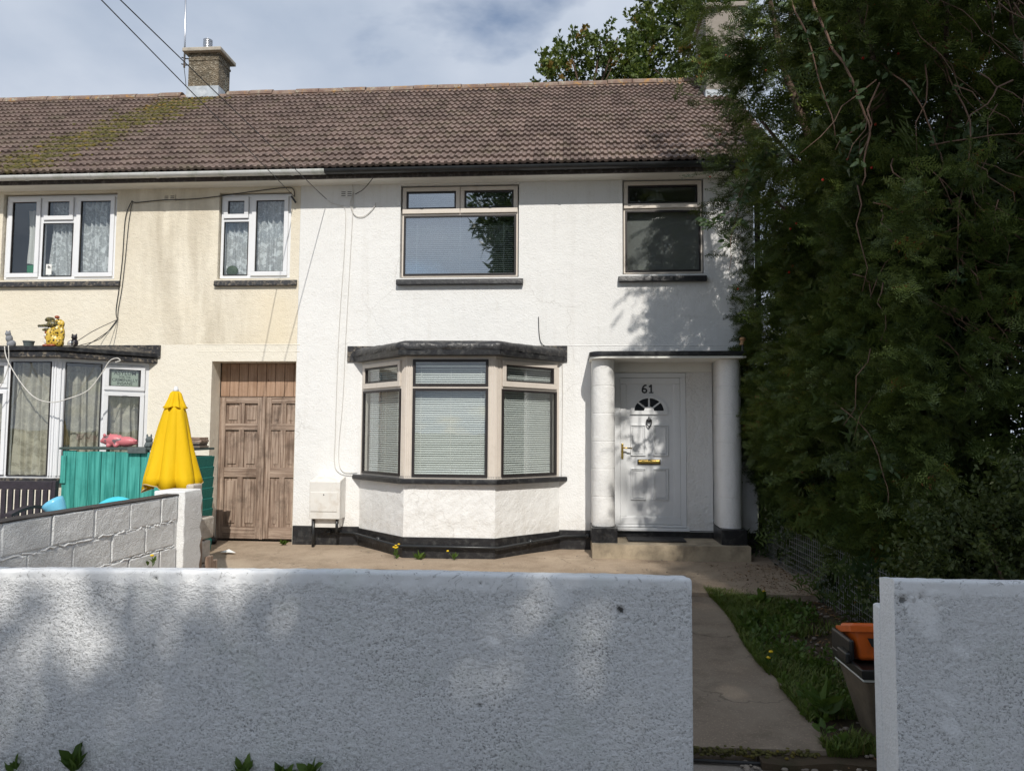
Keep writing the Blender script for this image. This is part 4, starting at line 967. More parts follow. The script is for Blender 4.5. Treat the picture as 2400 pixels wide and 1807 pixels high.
# ================================================================== front walls (roughcast, displaced)
def rough_wall(name, x0, x1, yf, yb, ztop, z0, label, fine, seed, cap_side=None, corner=.03):
    """profile runs up the front, over a rounded top edge and down the back; columns run along x"""
    Pf = []; s = fine
    zt = lambda x: ztop(x)
    nz = int((.9+.1)/s); prof = []
    for k in range(nz): prof.append(('f', k/nz))
    for k in range(7): prof.append(('c', k/6))
    for k in range(1, 8): prof.append(('t', k/7))
    prof.append(('b', 0)); prof.append(('b', 1))
    xs = []; x = x0
    while x < x1-1e-6: xs.append(x); x += s
    xs.append(x1); nx = len(xs); X = np.array(xs); Zt = np.array([zt(q) for q in xs])
    V = np.zeros((len(prof), nx, 3)); N = np.zeros_like(V); amp = np.zeros((len(prof), nx))
    for i, (k, t) in enumerate(prof):
        V[i, :, 0] = X
        if k == 'f': V[i, :, 1] = yf; V[i, :, 2] = z0+(Zt-corner-z0)*t; N[i, :, 1] = -1; amp[i] = 1
        if k == 'c':
            a = math.pi/2*t; V[i, :, 1] = yf+corner-corner*math.cos(a); V[i, :, 2] = Zt-corner+corner*math.sin(a); N[i, :, 1] = -math.cos(a); N[i, :, 2] = math.sin(a); amp[i] = 1.
        if k == 't': V[i, :, 1] = yf+corner+(yb-yf-corner)*t; V[i, :, 2] = Zt-.022*t; N[i, :, 2] = 1; amp[i] = .8
        if k == 'b': V[i, :, 1] = yb; V[i, :, 2] = (Zt-.02) if t == 0 else z0; amp[i] = 0
    if cap_side is not None:                                       # round the free end and close it
        d = np.clip(cap_side*(X-(x1 if cap_side > 0 else x0))+corner*1.3, 0, corner*1.3); bend = corner*.9*(1-np.sqrt(np.clip(1-(d/(corner*1.3))**2, 0, 1)))
        V[:, :, 1] += np.where(np.array([p[0] in 'fc' for p in prof])[:, None], bend[None], 0); V[:, :, 2] -= np.where(np.array([p[0] in 'ct' for p in prof])[:, None], bend[None]*.9, 0)
    P = V.reshape(-1, 3)
    band = .040+.11*np.clip(fbm(P*np.array([1, 0, 0]), 1.7, 3, seed+3)-.28, 0, 1)+.07*(fbm(P, 11, 4, seed+4)-.5)+.02*(fbm(P, 55, 2, seed+14)-.5)      # smooth patching along the top
    ztp = np.tile(Zt, len(prof)); sm = 1/(1+np.exp(-((P[:, 2]-(ztp-band))/.006)))
    for (px, pz, pr) in PATCH.get(name, []):
        dd = np.hypot(P[:, 0]-px, (P[:, 2]-pz)*1.3+(P[:, 0]-px)*.5)+.07*(fbm(P, 16, 3, 5)-.5); sm = np.maximum(sm, .75/(1+np.exp((dd-pr)/.006)))
    g = fbm(P*np.array([1, 1, 1.25]), 70, 2, seed); h = np.clip((g-.5)*2.4, -1, 1)
    disp = (1-sm)*(.0045*h)+sm*(.006*(fbm(P, 22, 4, seed+9)-.5)*2+.004)
    disp += .010*(fbm(P, 3.5, 3, seed+6)-.5)
    for (px, pz, pr, dep) in HOLES.get(name, []):
        dd = np.hypot(P[:, 0]-px, P[:, 2]-pz)+.018*(fbm(P, 40, 2, 8)-.5); disp -= dep*np.exp(-(dd/pr)**4)
    disp *= amp.reshape(-1)
    P = P+N.reshape(-1, 3)*disp[:, None]
    pit = np.ones(len(P))
    for (px, pz, pr, dep) in HOLES.get(name, []):
        dd = np.hypot(P[:, 0]-px, P[:, 2]-pz)+.018*(fbm(P, 40, 2, 8)-.5); pit = np.where(np.exp(-(dd/pr)**4) > .4, 0., pit)
    spl = np.clip(1-(P[:, 2]-z0)/.22, 0, 1)*(fbm(P, 3, 3, 2) > .35)
    n = len(prof); idx = np.arange(n*nx).reshape(n, nx)
    F = np.stack([idx[:-1, :-1], idx[:-1, 1:], idx[1:, 1:], idx[1:, :-1]], -1).reshape(-1, 4)
    o = np_mesh(name, P, F, M['pebble'], None, {'pit': pit, 'smooth_patch': sm, 'splash': spl}, True)
    return tag(o, label, 'wall'), P.reshape(n, nx, 3)
PATCH = {'front_wall': [(-.35, .60, .035), (-.05, .845, .08)], 'gate_side_wall': [(1.63, .80, .075), (1.66, .71, .05), (1.79, .62, .05), (1.73, .41, .03), (1.73, .28, .045)]}
HOLES = {'front_wall': [(.245, .765, .014, .03), (.255, .75, .008, .02), (-.42, .30, .008, .02), (-2.05, .865, .007, .012), (-2.045, .85, .005, .012), (-1.48, .86, .006, .010), (-.42, .875, .008, .008), (-.385, .87, .006, .008)], 'gate_side_wall': [(1.545, .84, .018, .02), (1.62, .85, .008, .015)]}
def end_cap(parent, P, side, mat):
    prof_ = P[:, -1] if side > 0 else P[:, 0]
    vs = [tuple(p) for p in prof_]; c = tuple(np.mean(prof_, 0)); n = len(vs)
    me = MB(); me.add(vs, [tuple(range(n))] if side > 0 else [tuple(range(n-1, -1, -1))]); return me.build('wall_end', mat, parent)
FW, FP = rough_wall('front_wall', -3.3, .585, 3.60, 3.79, lambda x: .917+.0145*min(0, x+1), -.13, 'long white painted roughcast garden wall in the foreground, left of the gateway', .007, 1, 1, .016)
end_cap(FW, FP, 1, M['white_block'])
FW2, _ = rough_wall('front_wall', -9.0, -3.302, 3.60, 3.79, lambda x: .90, -.13, 'x', .03, 5)
FW2.name = 'wall_run'; FW2.parent = FW
for k_ in ('label', 'category'): del FW2[k_]
GW, GP = rough_wall('gate_side_wall', 1.504, 4.4, 3.60, 3.762, lambda x: .932, -.13, 'short white painted roughcast wall right of the gateway', .0075, 11, None, .012)
# plain left return of that wall, and the lower gate stop behind it
end_cap(GW, GP, -1, M['white_block'])
MB().box(1.503, 2.2, 3.764, 3.858, -.13, .775).build('gate_stop', M['white_block'], GW, bevel=.015)

# ================================================================== block wall between the gardens
BWL = empty('block_wall', (-3.45, 5.2, .1), 'grey painted concrete block wall running back to a white pillar', 'wall')
rnd = random.Random(11); zc = 1.035; rows = [(zc-.215*(k+1), zc-.215*k) for k in range(5)]
MB().box(-3.52, -3.410, 3.80, 6.29, -.1, 1.032).build('mortar_core', M['block'], BWL)
for i, (z0_, z1_) in enumerate(rows):
    y = 3.82-(.22 if i % 2 else 0)
    while y < 6.28:
        y0_, y1_ = max(y, 3.80), min(y+.44, 6.285)
        if y1_-y0_ > .05:
            mb = MB(); nn, mm = 8, 6; us = [0, .025, .2, .4, .5, .6, .8, .975, 1]; vs_ = [0, .05, .3, .5, .7, .95, 1]; x = -3.402+rnd.gauss(0, .003); V = []; F = []
            j = [rnd.gauss(0, .004) for _ in range(4)]
            for b in range(mm+1):
                for a in range(nn+1):
                    u, v = us[a], vs_[b]; yy = y0_+.006+j[0]+(y1_-y0_-.012)*u; zv = z0_+.006+j[1]+(z1_-z0_-.012)*v
                    edge = min(u, 1-u, v, 1-v); V.append((x-(.008 if edge == 0 else 0)+.004*mn.noise((yy*12, zv*12, 1)), yy+(.006*mn.noise((yy*20, zv*20, 4)) if edge == 0 else 0), zv+(.006*mn.noise((yy*20, zv*20, 8)) if edge == 0 else 0)))
            for b in range(mm):
                for a in range(nn): q = b*(nn+1)+a; F.append((q, q+1, q+nn+2, q+nn+1))
            mb.add(V, F).build('block', M['block'], BWL)
        y += .44
MB().box(-3.525, -3.399, 3.80, 6.30, 1.0365, 1.047).build('capping', M['topblack'], BWL, bevel=.006)
PL = MB()
rings = []
for k in range(14):
    z = -.05+1.12*k/13; q = .006*mn.noise((z*9, 0, 1)); e = .012 if k % 2 else 0
    rings.append([(-3.63+q, 6.30, z), (-3.345-e*.3+q, 6.30+.004*mn.noise((z*13, 3, 0)), z), (-3.345-e+q*2, 6.62, z), (-3.63, 6.62, z)])
PL.loft(rings); PL.build('pillar', M['white_block'], BWL, bevel=.012)
RB = empty('broken_wall', (-3.55, 7.0, .12), 'broken flaking block wall stub behind the white pillar', 'wall')
for (y0_, y1_, z0_, z1_, dx) in ((6.68, 7.16, .10, .32, 0), (6.66, 7.10, .33, .54, .01), (6.70, 7.18, .55, .76, 0), (6.66, 6.98, .77, .93, -.02), (6.70, 6.88, .94, 1.10, .02)):
    mb = MB(); mb.box(-3.66+dx, -3.50+dx, y0_, y1_, z0_, z1_); mb.build('broken_block', M['rubble'], RB, bevel=.02)
for (x, y, z1_, t) in ((-3.44, 6.66, .62, .02), (-3.40, 6.80, .42, -.03), (-3.42, 6.93, .36, .0)):
    mb = MB(); mb.box(x, x+.035, y, y+.10, .09, z1_); mb.build('timber_offcut', M['gate_v'], RB, bevel=.004)
rnd = random.Random(21); mb = MB()                                   # ragged mortar squeezed out along the bed joints
for z0_, z1_ in rows[:4]:
    y = 3.85
    while y < 6.25:
        L_ = rnd.uniform(.05, .22); mb.tube([(-3.404+rnd.uniform(-.004, .003), y+L_*k/4, z0_+rnd.gauss(0, .005)) for k in range(5)], [.004, .008*rnd.uniform(.6, 1.3), .007, .008*rnd.uniform(.6, 1.3), .004], 6); y += L_+rnd.uniform(0, .06)
o = mb.build('mortar_beads', M['white_block'], BWL); o['kind'] = 'stuff'
# ================================================================== neighbour's yard things
um = empty('parasol', (-3.77, 6.86, .15), 'closed yellow parasol standing behind the block wall', 'parasol')
def pleat(a, z):
    s_ = abs(math.sin(4*a+.5+.35*math.sin(2.3*z+a)))
    return 1+.30*(s_**.7-.65)*(.35+.75*(1.9-z))+.07*math.sin(3*a+z*2.2)+.025*math.sin(11*a+z*9)
def pleat2(a, z): return 1+.16*math.cos(8*a+.2)
prof_ = [(.072, 1.86), (.10, 1.77), (.135, 1.62), (.170, 1.45), (.205, 1.28), (.235, 1.16), (.252, 1.08)]
rings = []
NA = 96
for r_, z in prof_:
    ring = []
    for k in range(NA):
        a = 2*math.pi*k/NA; q = r_*pleat(a, z); zz_ = z + (.028*math.sin(3*a+1.0)+.02*math.sin(5*a) if z < 1.1 else 0) - (.0 if z > 1.1 else .02)
        ring.append((-3.77+q*math.cos(a), 6.86+q*.9*math.sin(a), zz_))
    rings.append(ring)
cv = MB().loft(rings, cap=False).build('canopy', M['yellow'], um, smooth=True)
so = cv.modifiers.new('thick', 'SOLIDIFY'); so.thickness = .004
MB().tube([Vector(p) for p in rings[-1]]+[Vector(rings[-1][0])], .0055, 5).build('hem', M['hem'], cv)
rings = []
for r_, z in ((.028, 1.975), (.045, 1.955), (.060, 1.90), (.085, 1.835), (.098, 1.815)):
    rings.append([(-3.77+r_*pleat2(2*math.pi*k/64, z)*math.cos(2*math.pi*k/64), 6.86+r_*pleat2(2*math.pi*k/64, z)*math.sin(2*math.pi*k/64), z+(.012*math.sin(4*2*math.pi*k/64) if r_ > .09 else 0)) for k in range(64)])
c2_ = MB().loft(rings, cap=False).build('top_flounce', M['yellow'], um, smooth=True); so = c2_.modifiers.new('thick', 'SOLIDIFY'); so.thickness = .003
MB().lathe([(0, 0), (.026, 0), (.022, .025), (.014, .05), (0, .055)], (-3.77, 6.86, 1.972), 12).build('finial', M['upvc'], um, smooth=True)
MB().tube([(-3.77, 6.86, .2), (-3.77, 6.86, 1.95)], .019, 10).build('pole', M['upvc'], um, smooth=True)
MB().lathe([(0, 0), (.24, 0), (.24, .05), (.05, .09), (.035, .30), (0, .30)], (-3.77, 6.86, .15), 20).build('base', M['concrete'], um, smooth=False)
# teal store
SH = empty('garden_store', (-5.1, 8.5, .15), 'low teal painted timber garden store below the cream bay window', 'shed')
xs = -5.90; ws = [.165, .16, .155, .165, .16, .15, .165, .155, .16, .17, .155]
for i, w in enumerate(ws):
    if xs+w > -4.29: w = -4.30-xs
    if w > .03: MB().box(xs+.003, xs+w-.003, 8.275+random.uniform(-.004, .004), 8.297, .17, 1.36-.03*abs(math.sin(i*1.3))*.5).build('front_plank', M['teal_v'], SH, bevel=.003)
    xs += w
MB().box(-5.885, -4.318, 8.298, 8.74, .16, 1.30).build('carcass', M['teal_h'], SH)
MB().box(-5.905, -5.845, 8.255, 8.272, .98, 1.30).build('corner_strip', M['teal_v'], SH, bevel=.003)
for k in range(9):
    z = .17+k*.125; T_ = Matrix.Translation((-4.318, 0, z)) @ Matrix.Rotation(R(7), 4, 'Y')
    MB(T_).box(.004, .022, 8.30, 8.735, 0, .128).build('side_board', M['teal_h'], SH, bevel=.003)
MB().box(-5.93, -4.30, 8.25, 8.76, 1.372, 1.398).build('lid', M['teal_dark'], SH, bevel=.005)
MB().box(-5.08, -4.86, 8.225, 8.32, 1.335, 1.40).build('lid_bracket', M['darkgrey'], SH, bevel=.004)
# bench
BN = empty('garden_bench', (-6.2, 7.4, .15), 'dark wooden slatted bench behind the block wall', 'bench')
MB().box(-7.1, -5.54, 7.62, 7.66, .955, 1.045).build('top_rail', M['wood_dark'], BN, bevel=.006)
MB().box(-7.1, -5.54, 7.58, 7.62, .52, .585).build('lower_rail', M['wood_dark'], BN, bevel=.006)
x = -7.05
while x < -5.62: MB().box(x, x+.052, 7.605, 7.628, .585, .955).build('back_slat', M['wood_dark'], BN, bevel=.003); x += .079
for xx in (-7.13, -5.56): MB(Matrix.Translation((xx, 7.63, .15)) @ Matrix.Rotation(R(-2), 4, 'X')).box(0, .055, -.03, .03, 0, .90).build('rear_post', M['wood_dark'], BN, bevel=.004)
for xx in (-7.13, -5.56):
    MB().box(xx, xx+.055, 7.02, 7.075, .15, .735).build('front_leg', M['wood_dark'], BN, bevel=.004)
    mb = MB(); rings = []
    for k in range(9):
        y = 7.0+.62*k/8; z = .735+.055*math.sin(math.pi*k/8); rings.append([(xx-.012, y, z), (xx+.068, y, z), (xx+.068, y, z+.03), (xx-.012, y, z+.03)])
    mb.loft(rings).build('arm_rest', M['wood_dark'], BN)
for k in range(6): MB().box(-7.08, -5.55, 7.05+k*.088, 7.12+k*.088, .53, .553).build('seat_slat', M['wood_dark'], BN, bevel=.003)
# plastic toys
def torus(c, R_, r_, mat, name, tilt, label, cat):
    mb = MB(Matrix.Translation(c) @ Matrix.Rotation(R(tilt), 4, 'X')); rings = []
    for k in range(28):
        a = 2*math.pi*k/28; rings.append([((R_+r_*math.cos(b))*math.cos(a), (R_+r_*math.cos(b))*math.sin(a), r_*math.sin(b)) for b in [2*math.pi*j/10 for j in range(10)]])
    rings.append(rings[0]); mb.loft(rings, cap=False); return mb
rt = empty('toy_ring', (-4.80, 7.5, .15), 'cyan plastic paddling toy leaning in front of the teal store', 'toy')
torus((-4.80, 7.55, .645), .22, .055, None, '', 62, '', '').build('rim', M['cyan'], rt, smooth=True)
mb = MB(Matrix.Translation((-4.80, 7.55, .645)) @ Matrix.Rotation(R(62), 4, 'X'))
for a in (0, 60, 120): mb.box(-.21, .21, -.012, .012, -.015, .015); mb.T = mb.T @ Matrix.Rotation(R(60), 4, 'Z')
mb.build('spoke', M['cyan'], rt)
mb = MB(Matrix.Translation((-5.02, 7.1, .72)) @ Matrix.Rotation(R(-38), 4, 'Y'))
mb.lathe([(.02, 0), (.05, .02), (.10, .16), (.105, .20), (.095, .20), (.045, .03), (.02, .03)], (0, 0, 0), 16)
sc = empty('toy_scoop', (-5.02, 7.1, .15), 'pale blue plastic scoop beside the bench arm', 'toy'); mb.build('bowl', M['lightblue'], sc, smooth=True)
MB().tube([(-5.02, 7.1, .74), (-4.9, 7.1, .45), (-4.85, 7.1, .15)], .02, 8).build('handle', M['lightblue'], sc)
tb = empty('plastic_tub', (-5.4, 6.5, .15), 'blue plastic tub in front of the bench', 'tub')
MB().lathe([(0, 0), (.27, 0), (.34, .58), (.36, .58), (.36, .61), (.325, .61), (.26, .02), (0, .02)], (-5.35, 6.3, .15), 24).build('bowl', M['blue'], tb, smooth=False)
# things on the store
def blob(name, parts, mat, parent, vox=.008):
    mb = MB()
    for c, r_ in parts: mb.ball(c, r_, 14, 10)
    o = mb.build(name, mat, parent, smooth=True); m_ = o.modifiers.new('remesh', 'REMESH'); m_.mode = 'VOXEL'; m_.voxel_size = vox; m_.use_smooth_shade = True
    s_ = o.modifiers.new('smooth', 'SMOOTH'); s_.iterations = 3; return o
pg = empty('pig_ornament', (-5.36, 8.45, 1.40), 'pink spotted pig ornament lying on the teal store', 'ornament')
blob('body', [((-5.38, 8.45, 1.478), (.13, .08, .078)), ((-5.24, 8.45, 1.465), (.13, .065, .062)), ((-5.47, 8.44, 1.485), (.055, .055, .058)), ((-5.515, 8.43, 1.47), (.03, .028, .028)), ((-5.47, 8.39, 1.54), (.02, .014, .022)), ((-5.45, 8.48, 1.54), (.02, .014, .022)), ((-5.13, 8.45, 1.45), (.04, .03, .022)), ((-5.11, 8.43, 1.475), (.025, .02, .018)), ((-5.42, 8.40, 1.42), (.03, .03, .03)), ((-5.33, 8.40, 1.42), (.03, .03, .03))], M['pinkspot'], pg)
ct = empty('rabbit_ornament', (-4.93, 8.42, 1.40), 'small dark grey long eared ornament on the corner of the teal store', 'ornament')
blob('body', [((-4.93, 8.42, 1.43), (.055, .045, .05)), ((-4.93, 8.41, 1.49), (.042, .038, .038)), ((-4.955, 8.41, 1.535), (.012, .010, .026)), ((-4.905, 8.41, 1.535), (.012, .010, .026)), ((-4.95, 8.38, 1.42), (.02, .02, .025)), ((-4.91, 8.38, 1.42), (.02, .02, .025))], M['darkgrey'], ct, .006)
tag(MB(Matrix.Translation((-4.79, 8.52, 1.40)) @ Matrix.Rotation(R(12), 4, 'X')).box(-.075, .075, -.002, .002, 0, .13).build('pink_card', M['pink']), 'pink card propped on the teal store beside the parasol', 'card')
rnd = random.Random(5); z = 1.40
for k, (nm, lb_, w, m_) in enumerate((('slate', 'dark slate at the bottom of the pile on the teal store', .40, 'slate'), ('slate', 'black slate second from the bottom of the pile on the store', .36, 'box_black'), ('slate', 'brown slate in the middle of the pile on the store', .38, 'slate'), ('timber_offcut', 'pale wooden board lying on top of the pile on the store', .40, 'gate_h'), ('timber_offcut', 'topmost pale wooden board of the pile on the store', .38, 'gate_h'))):
    h = .022+.006*(k > 2); T_ = Matrix.Translation((-4.50, 8.50, z)) @ Matrix.Rotation(R(rnd.uniform(-6, 6)), 4, 'Z')
    o = MB(T_).box(-w/2, w/2, -.12, .12, .001, h).build(nm, M[m_], bevel=.003); tag(o, lb_, 'slate' if nm == 'slate' else 'board', 'pile on the teal store'); z += h
# ornaments on the cream bay canopy
lp = empty('leopard_ornament', (-6.24, 8.66, 2.612), 'yellow leopard print figure with a crocodile head, on the cream bay canopy', 'ornament')
bx, by, bz = -6.31, 8.60, 2.605
blob('body', [((bx+.02, by, bz+.085), (.085, .075, .09)), ((bx+.035, by, bz+.20), (.075, .065, .10)), ((bx+.05, by+.01, bz+.30), (.055, .05, .06)), ((bx+.09, by-.02, bz+.06), (.045, .06, .06)), ((bx-.02, by-.06, bz+.12), (.04, .035, .11)), ((bx+.10, by, bz+.29), (.028, .03, .05)), ((bx+.105, by, bz+.16), (.03, .035, .10))], M['leopard'], lp, .008)
blob('crocodile_head', [((bx, by-.03, bz+.285), (.07, .06, .045)), ((bx-.075, by-.045, bz+.265), (.075, .045, .022)), ((bx-.145, by-.05, bz+.262), (.03, .035, .020)), ((bx-.03, by-.04, bz+.345), (.055, .05, .03)), ((bx-.06, by-.06, bz+.335), (.022, .02, .02)), ((bx-.06, by-.045, bz+.215), (.065, .04, .018))], M['croc'], lp, .007)
mb = MB()
for k in range(7): mb.lathe([(.007, 0), (.0, .022)], (bx-.03-k*.018, by-.085+.002*k, bz+.228+.001*k), 6)
mb.build('teeth', M['whiteglaze'], lp)
blob('neck_scarf', [((bx-.06, by-.04, bz+.185), (.03, .03, .028)), ((bx-.05, by-.05, bz+.12), (.03, .03, .03)), ((bx-.055, by-.055, bz+.02), (.045, .045, .02)), ((bx+.02, by-.06, bz+.02), (.05, .045, .02)), ((bx+.045, by-.02, bz+.375), (.03, .03, .022))], M['redglaze'], lp, .007)
blob('bib', [((bx-.055, by-.065, bz+.145), (.032, .022, .022)), ((bx-.05, by-.07, bz+.07), (.025, .02, .035))], M['whiteglaze'], lp, .007)
bc = empty('cat_ornament', (-6.08, 8.62, 2.612), 'small black cat ornament holding a glass ball, beside the leopard figure', 'ornament')
blob('body', [((-6.07, 8.64, 2.67), (.045, .04, .055)), ((-6.06, 8.62, 2.735), (.036, .034, .032)), ((-6.085, 8.62, 2.765), (.012, .010, .016)), ((-6.035, 8.62, 2.765), (.012, .010, .016))], M['blackcat'], bc, .006)
M['ball'] = glass_mat('glass_ball', (.85, .85, .88), .25)
MB().ball((-6.075, 8.585, 2.655), .042, 18, 12).build('glass_ball', M['ball'], bc, smooth=True)
gc = empty('cat_ornament', (-6.88, 8.58, 2.612), 'grey stone cat ornament at the left end of the cream bay canopy', 'ornament')
blob('body', [((-6.86, 8.60, 2.655), (.055, .045, .05)), ((-6.875, 8.58, 2.72), (.042, .036, .05)), ((-6.885, 8.57, 2.775), (.034, .032, .03)), ((-6.905, 8.57, 2.805), (.011, .01, .014)), ((-6.865, 8.57, 2.805), (.011, .01, .014))], M['greycat'], gc, .006)
tag(MB().lathe([(0, 0), (.05, 0), (.06, .07), (.066, .07), (.066, .085), (.055, .085), (.045, .012), (0, .012)], (-6.68, 8.66, 2.612), 16).build('plant_pot', M['darkgrey'], smooth=False), 'tiny grey plant pot on the cream bay canopy', 'plant pot')
# recycling boxes by the gate
DXB = .075
SHB = Matrix.Translation((DXB, 0, 0))
rb = empty('recycling_tub', (1.72, 4.35, .0), 'brown woven tub with a black rimmed top standing behind the right gate wall', 'tub')
def frust(x0, x1, y0, y1, z0, z1, fl):
    return [(x0+fl, y0+fl, z0), (x1-fl, y0+fl, z0), (x1-fl, y1-fl, z0), (x0+fl, y1-fl, z0)], [(x0, y0, z1), (x1, y0, z1), (x1, y1, z1), (x0, y1, z1)]
a_, b_ = frust(1.50, 2.0, 4.16, 4.56, -.06, .29, .085); MB(SHB).loft([a_, b_]).build('body', M['hessian'], rb, bevel=.02)
MB(SHB).box(1.488, 2.012, 4.148, 4.572, .291, .306).build('white_rim', M['white_rim'], rb, bevel=.006)
a_, b_ = frust(1.475, 2.02, 4.13, 4.585, .307, .36, .006)
in0, in1 = frust(1.495, 2.0, 4.15, 4.565, .33, .361, .006)
mb = MB(SHB); mb.loft([a_, b_, in1, in0]); mb.build('black_rim', M['box_black'], rb, bevel=.008)
MB(SHB).box(1.475, 1.505, 4.30, 4.585, .355, .47).build('black_side', M['box_black'], rb, bevel=.012)
MB(SHB).box(1.448, 1.478, 4.28, 4.42, .345, .405).build('handle', M['box_black'], rb, bevel=.01)
oc = empty('orange_crate', (1.72, 4.38, .34), 'orange plastic crate tilted in the top of the brown tub', 'crate')
T_ = Matrix.Translation((1.83, 4.40, .335)) @ Matrix.Rotation(R(-14), 4, 'X')
mb = MB(T_); a_, b_ = frust(-.24, .24, -.09, .13, .0, .20, .03); mb.loft([a_, b_]); mb.build('body', M['orange'], oc, bevel=.02)
MB(T_).ring(-.255, .255, .15, .185, .02, -.10, .14).build('rim', M['orange'], oc, bevel=.008)
MB(T_).add([(-.17, -.0985, .12), (-.10, -.0985, .115), (-.085, -.097, .085), (-.11, -.094, .075), (-.12, -.093, .06), (-.15, -.0945, .075)], [(0, 1, 2, 3, 4, 5)]).build('painted_hole_patch', M['box_black'], oc)  # flat black patch imitates the shade inside a torn hole
MB().add([(-4.12, 8.62, .165), (-3.92, 8.60, .163), (-4.06, 8.72, .185)], [(0, 1, 2)]).build('paper_scrap', M['paper'])
tag(bpy.data.objects['paper_scrap'], 'scrap of white paper lying on the concrete by the passage gate', 'paper')
blob_o = blob('rubbish_bag', [((-4.62, 9.33, .24), (.07, .06, .11)), ((-4.58, 9.30, .19), (.09, .06, .06))], M['box_black'], None, .012); tag(blob_o, 'crumpled black rubbish bag at the foot of the passage reveal', 'bag')
# ================================================================== foliage
rng = np.random.default_rng(5)
def basis(d, roll):
    """rows: x along d, y, z for arrays of directions"""
    d = d/np.linalg.norm(d, axis=1, keepdims=True); up = np.tile([0., 0., 1.], (len(d), 1)); up[np.abs(d[:, 2]) > .95] = [1, 0, 0]
    y = np.cross(up, d); y /= np.linalg.norm(y, axis=1, keepdims=True); z = np.cross(d, y)
    c, s = np.cos(roll)[:, None], np.sin(roll)[:, None]; return np.stack([d, c*y+s*z, -s*y+c*z], 1)
def scatter(templates, pos, dirs, scale, roll, rnd_vals=None, vary=0.):
    """instances of triangle templates baked into one vertex and face array"""
    n = len(pos); which = rng.integers(0, len(templates), n); B = basis(dirs, roll); VV = []; FF = []; RR = []; off = 0
    rv = rng.random(n) if rnd_vals is None else rnd_vals
    for t, (tv, tf) in enumerate(templates):
        k = np.where(which == t)[0]
        if not len(k): continue
        v = np.einsum('vi,nij->nvj', tv, B[k])*scale[k][:, None, None]+pos[k][:, None, :]
        VV.append(v.reshape(-1, 3)); FF.append((tf[None]+(np.arange(len(k))*len(tv))[:, None, None]+off).reshape(-1, 3)); off += len(k)*len(tv)
        RR.append(np.clip(np.repeat(rv[k], len(tv))*(1-vary)+vary*np.repeat(rng.random(len(k)*len(tv)//3+1), 3)[:len(k)*len(tv)], 0, 1))
    return np.concatenate(VV), np.concatenate(FF), np.concatenate(RR)
def yew_spray(seed, needle=.034, width=.0125):
    r = np.random.default_rng(seed); V = []; F = []
    def shoot(p, d, L):
        pr = np.array([-d[1], d[0], 0]); n = max(3, int(L/.019))
        for k in range(n):
            q = p+d*L*(k+.3)/n+np.array([0, 0, -.12*(k/n)**2*L])
            for s in (-1, 1):
                tip = q+(pr*s*.85+d*.45)*needle*r.uniform(.75, 1.1)+np.array([0, 0, r.uniform(-.25, .35)*needle]); b = len(V)
                V.extend([q-d*width/2, q+d*width/2, tip]); F.append((b, b+1, b+2))
    d0 = np.array([1., 0, 0]); L = .26; shoot(np.zeros(3), d0, L); s = 1
    for k in range(8):
        t = .04+.19*k/8; a = s*R(r.uniform(38, 62)); s = -s; d = np.array([math.cos(a), math.sin(a), 0]); shoot(d0*t, d, (.115-.075*t/.26)*r.uniform(.7, 1.15))
    b = len(V); V.extend([np.array([0, -.002, 0]), np.array([0, .002, 0]), np.array([L, 0, -.02])]); F.append((b, b+1, b+2))
    return np.array(V), np.array(F)
def leaf_tri(kind, r):
    if kind == 'maple':
        P = [(0, 0), (.10, -.16), (.34, -.46), (.40, -.26), (.62, -.36), (.66, -.16), (1.0, 0), (.66, .16), (.62, .36), (.40, .26), (.34, .46), (.10, .16)]
    elif kind == 'oval': P = [(0, 0), (.25, -.22), (.6, -.24), (1, 0), (.6, .24), (.25, .22)]
    else: P = [(0, 0), (.3, -.12), (1, 0), (.3, .12)]
    V = [np.array((x, y, .25*abs(y)-.12*x*x)) for x, y in P]; c = np.array((.42, 0, -.03)); V.append(c); n = len(P)
    return np.array(V), np.array([(i, (i+1) % n, n) for i in range(n)])
def cluster(kind, n, seed, L=.30, leaf=.1):
    """a twig with n leaves"""
    r = np.random.default_rng(seed); V = []; F = []; lv, lf = leaf_tri(kind, r)
    for k in range(n):
        t = (k+.5)/n*L; a = r.uniform(0, 2*math.pi); d = np.array([[.55+r.uniform(-.2, .4), math.cos(a), math.sin(a)*.8]]); B = basis(d, np.array([r.uniform(-.8, .8)]))[0]
        b = sum(len(v) for v in V); V.append((lv @ B)*leaf*r.uniform(.7, 1.2)+np.array([t, 0, 0])+B[0]*leaf*.25); F.append(lf+b)
    b = sum(len(v) for v in V); V.append(np.array([[0, -.003, 0], [0, .003, 0], [L, 0, 0]])); F.append(np.array([[b, b+1, b+2]]))
    return np.concatenate(V), np.concatenate(F)
def unit(v): return v/np.linalg.norm(v, axis=1, keepdims=True)

YEW = [yew_spray(k) for k in range(6)]
HX = lambda y, z: 2.52-.32*np.clip((z-.3)/1.2, 0, 1)+.10*np.clip(z-2.6, 0, 1)+.02*(9.4-y)
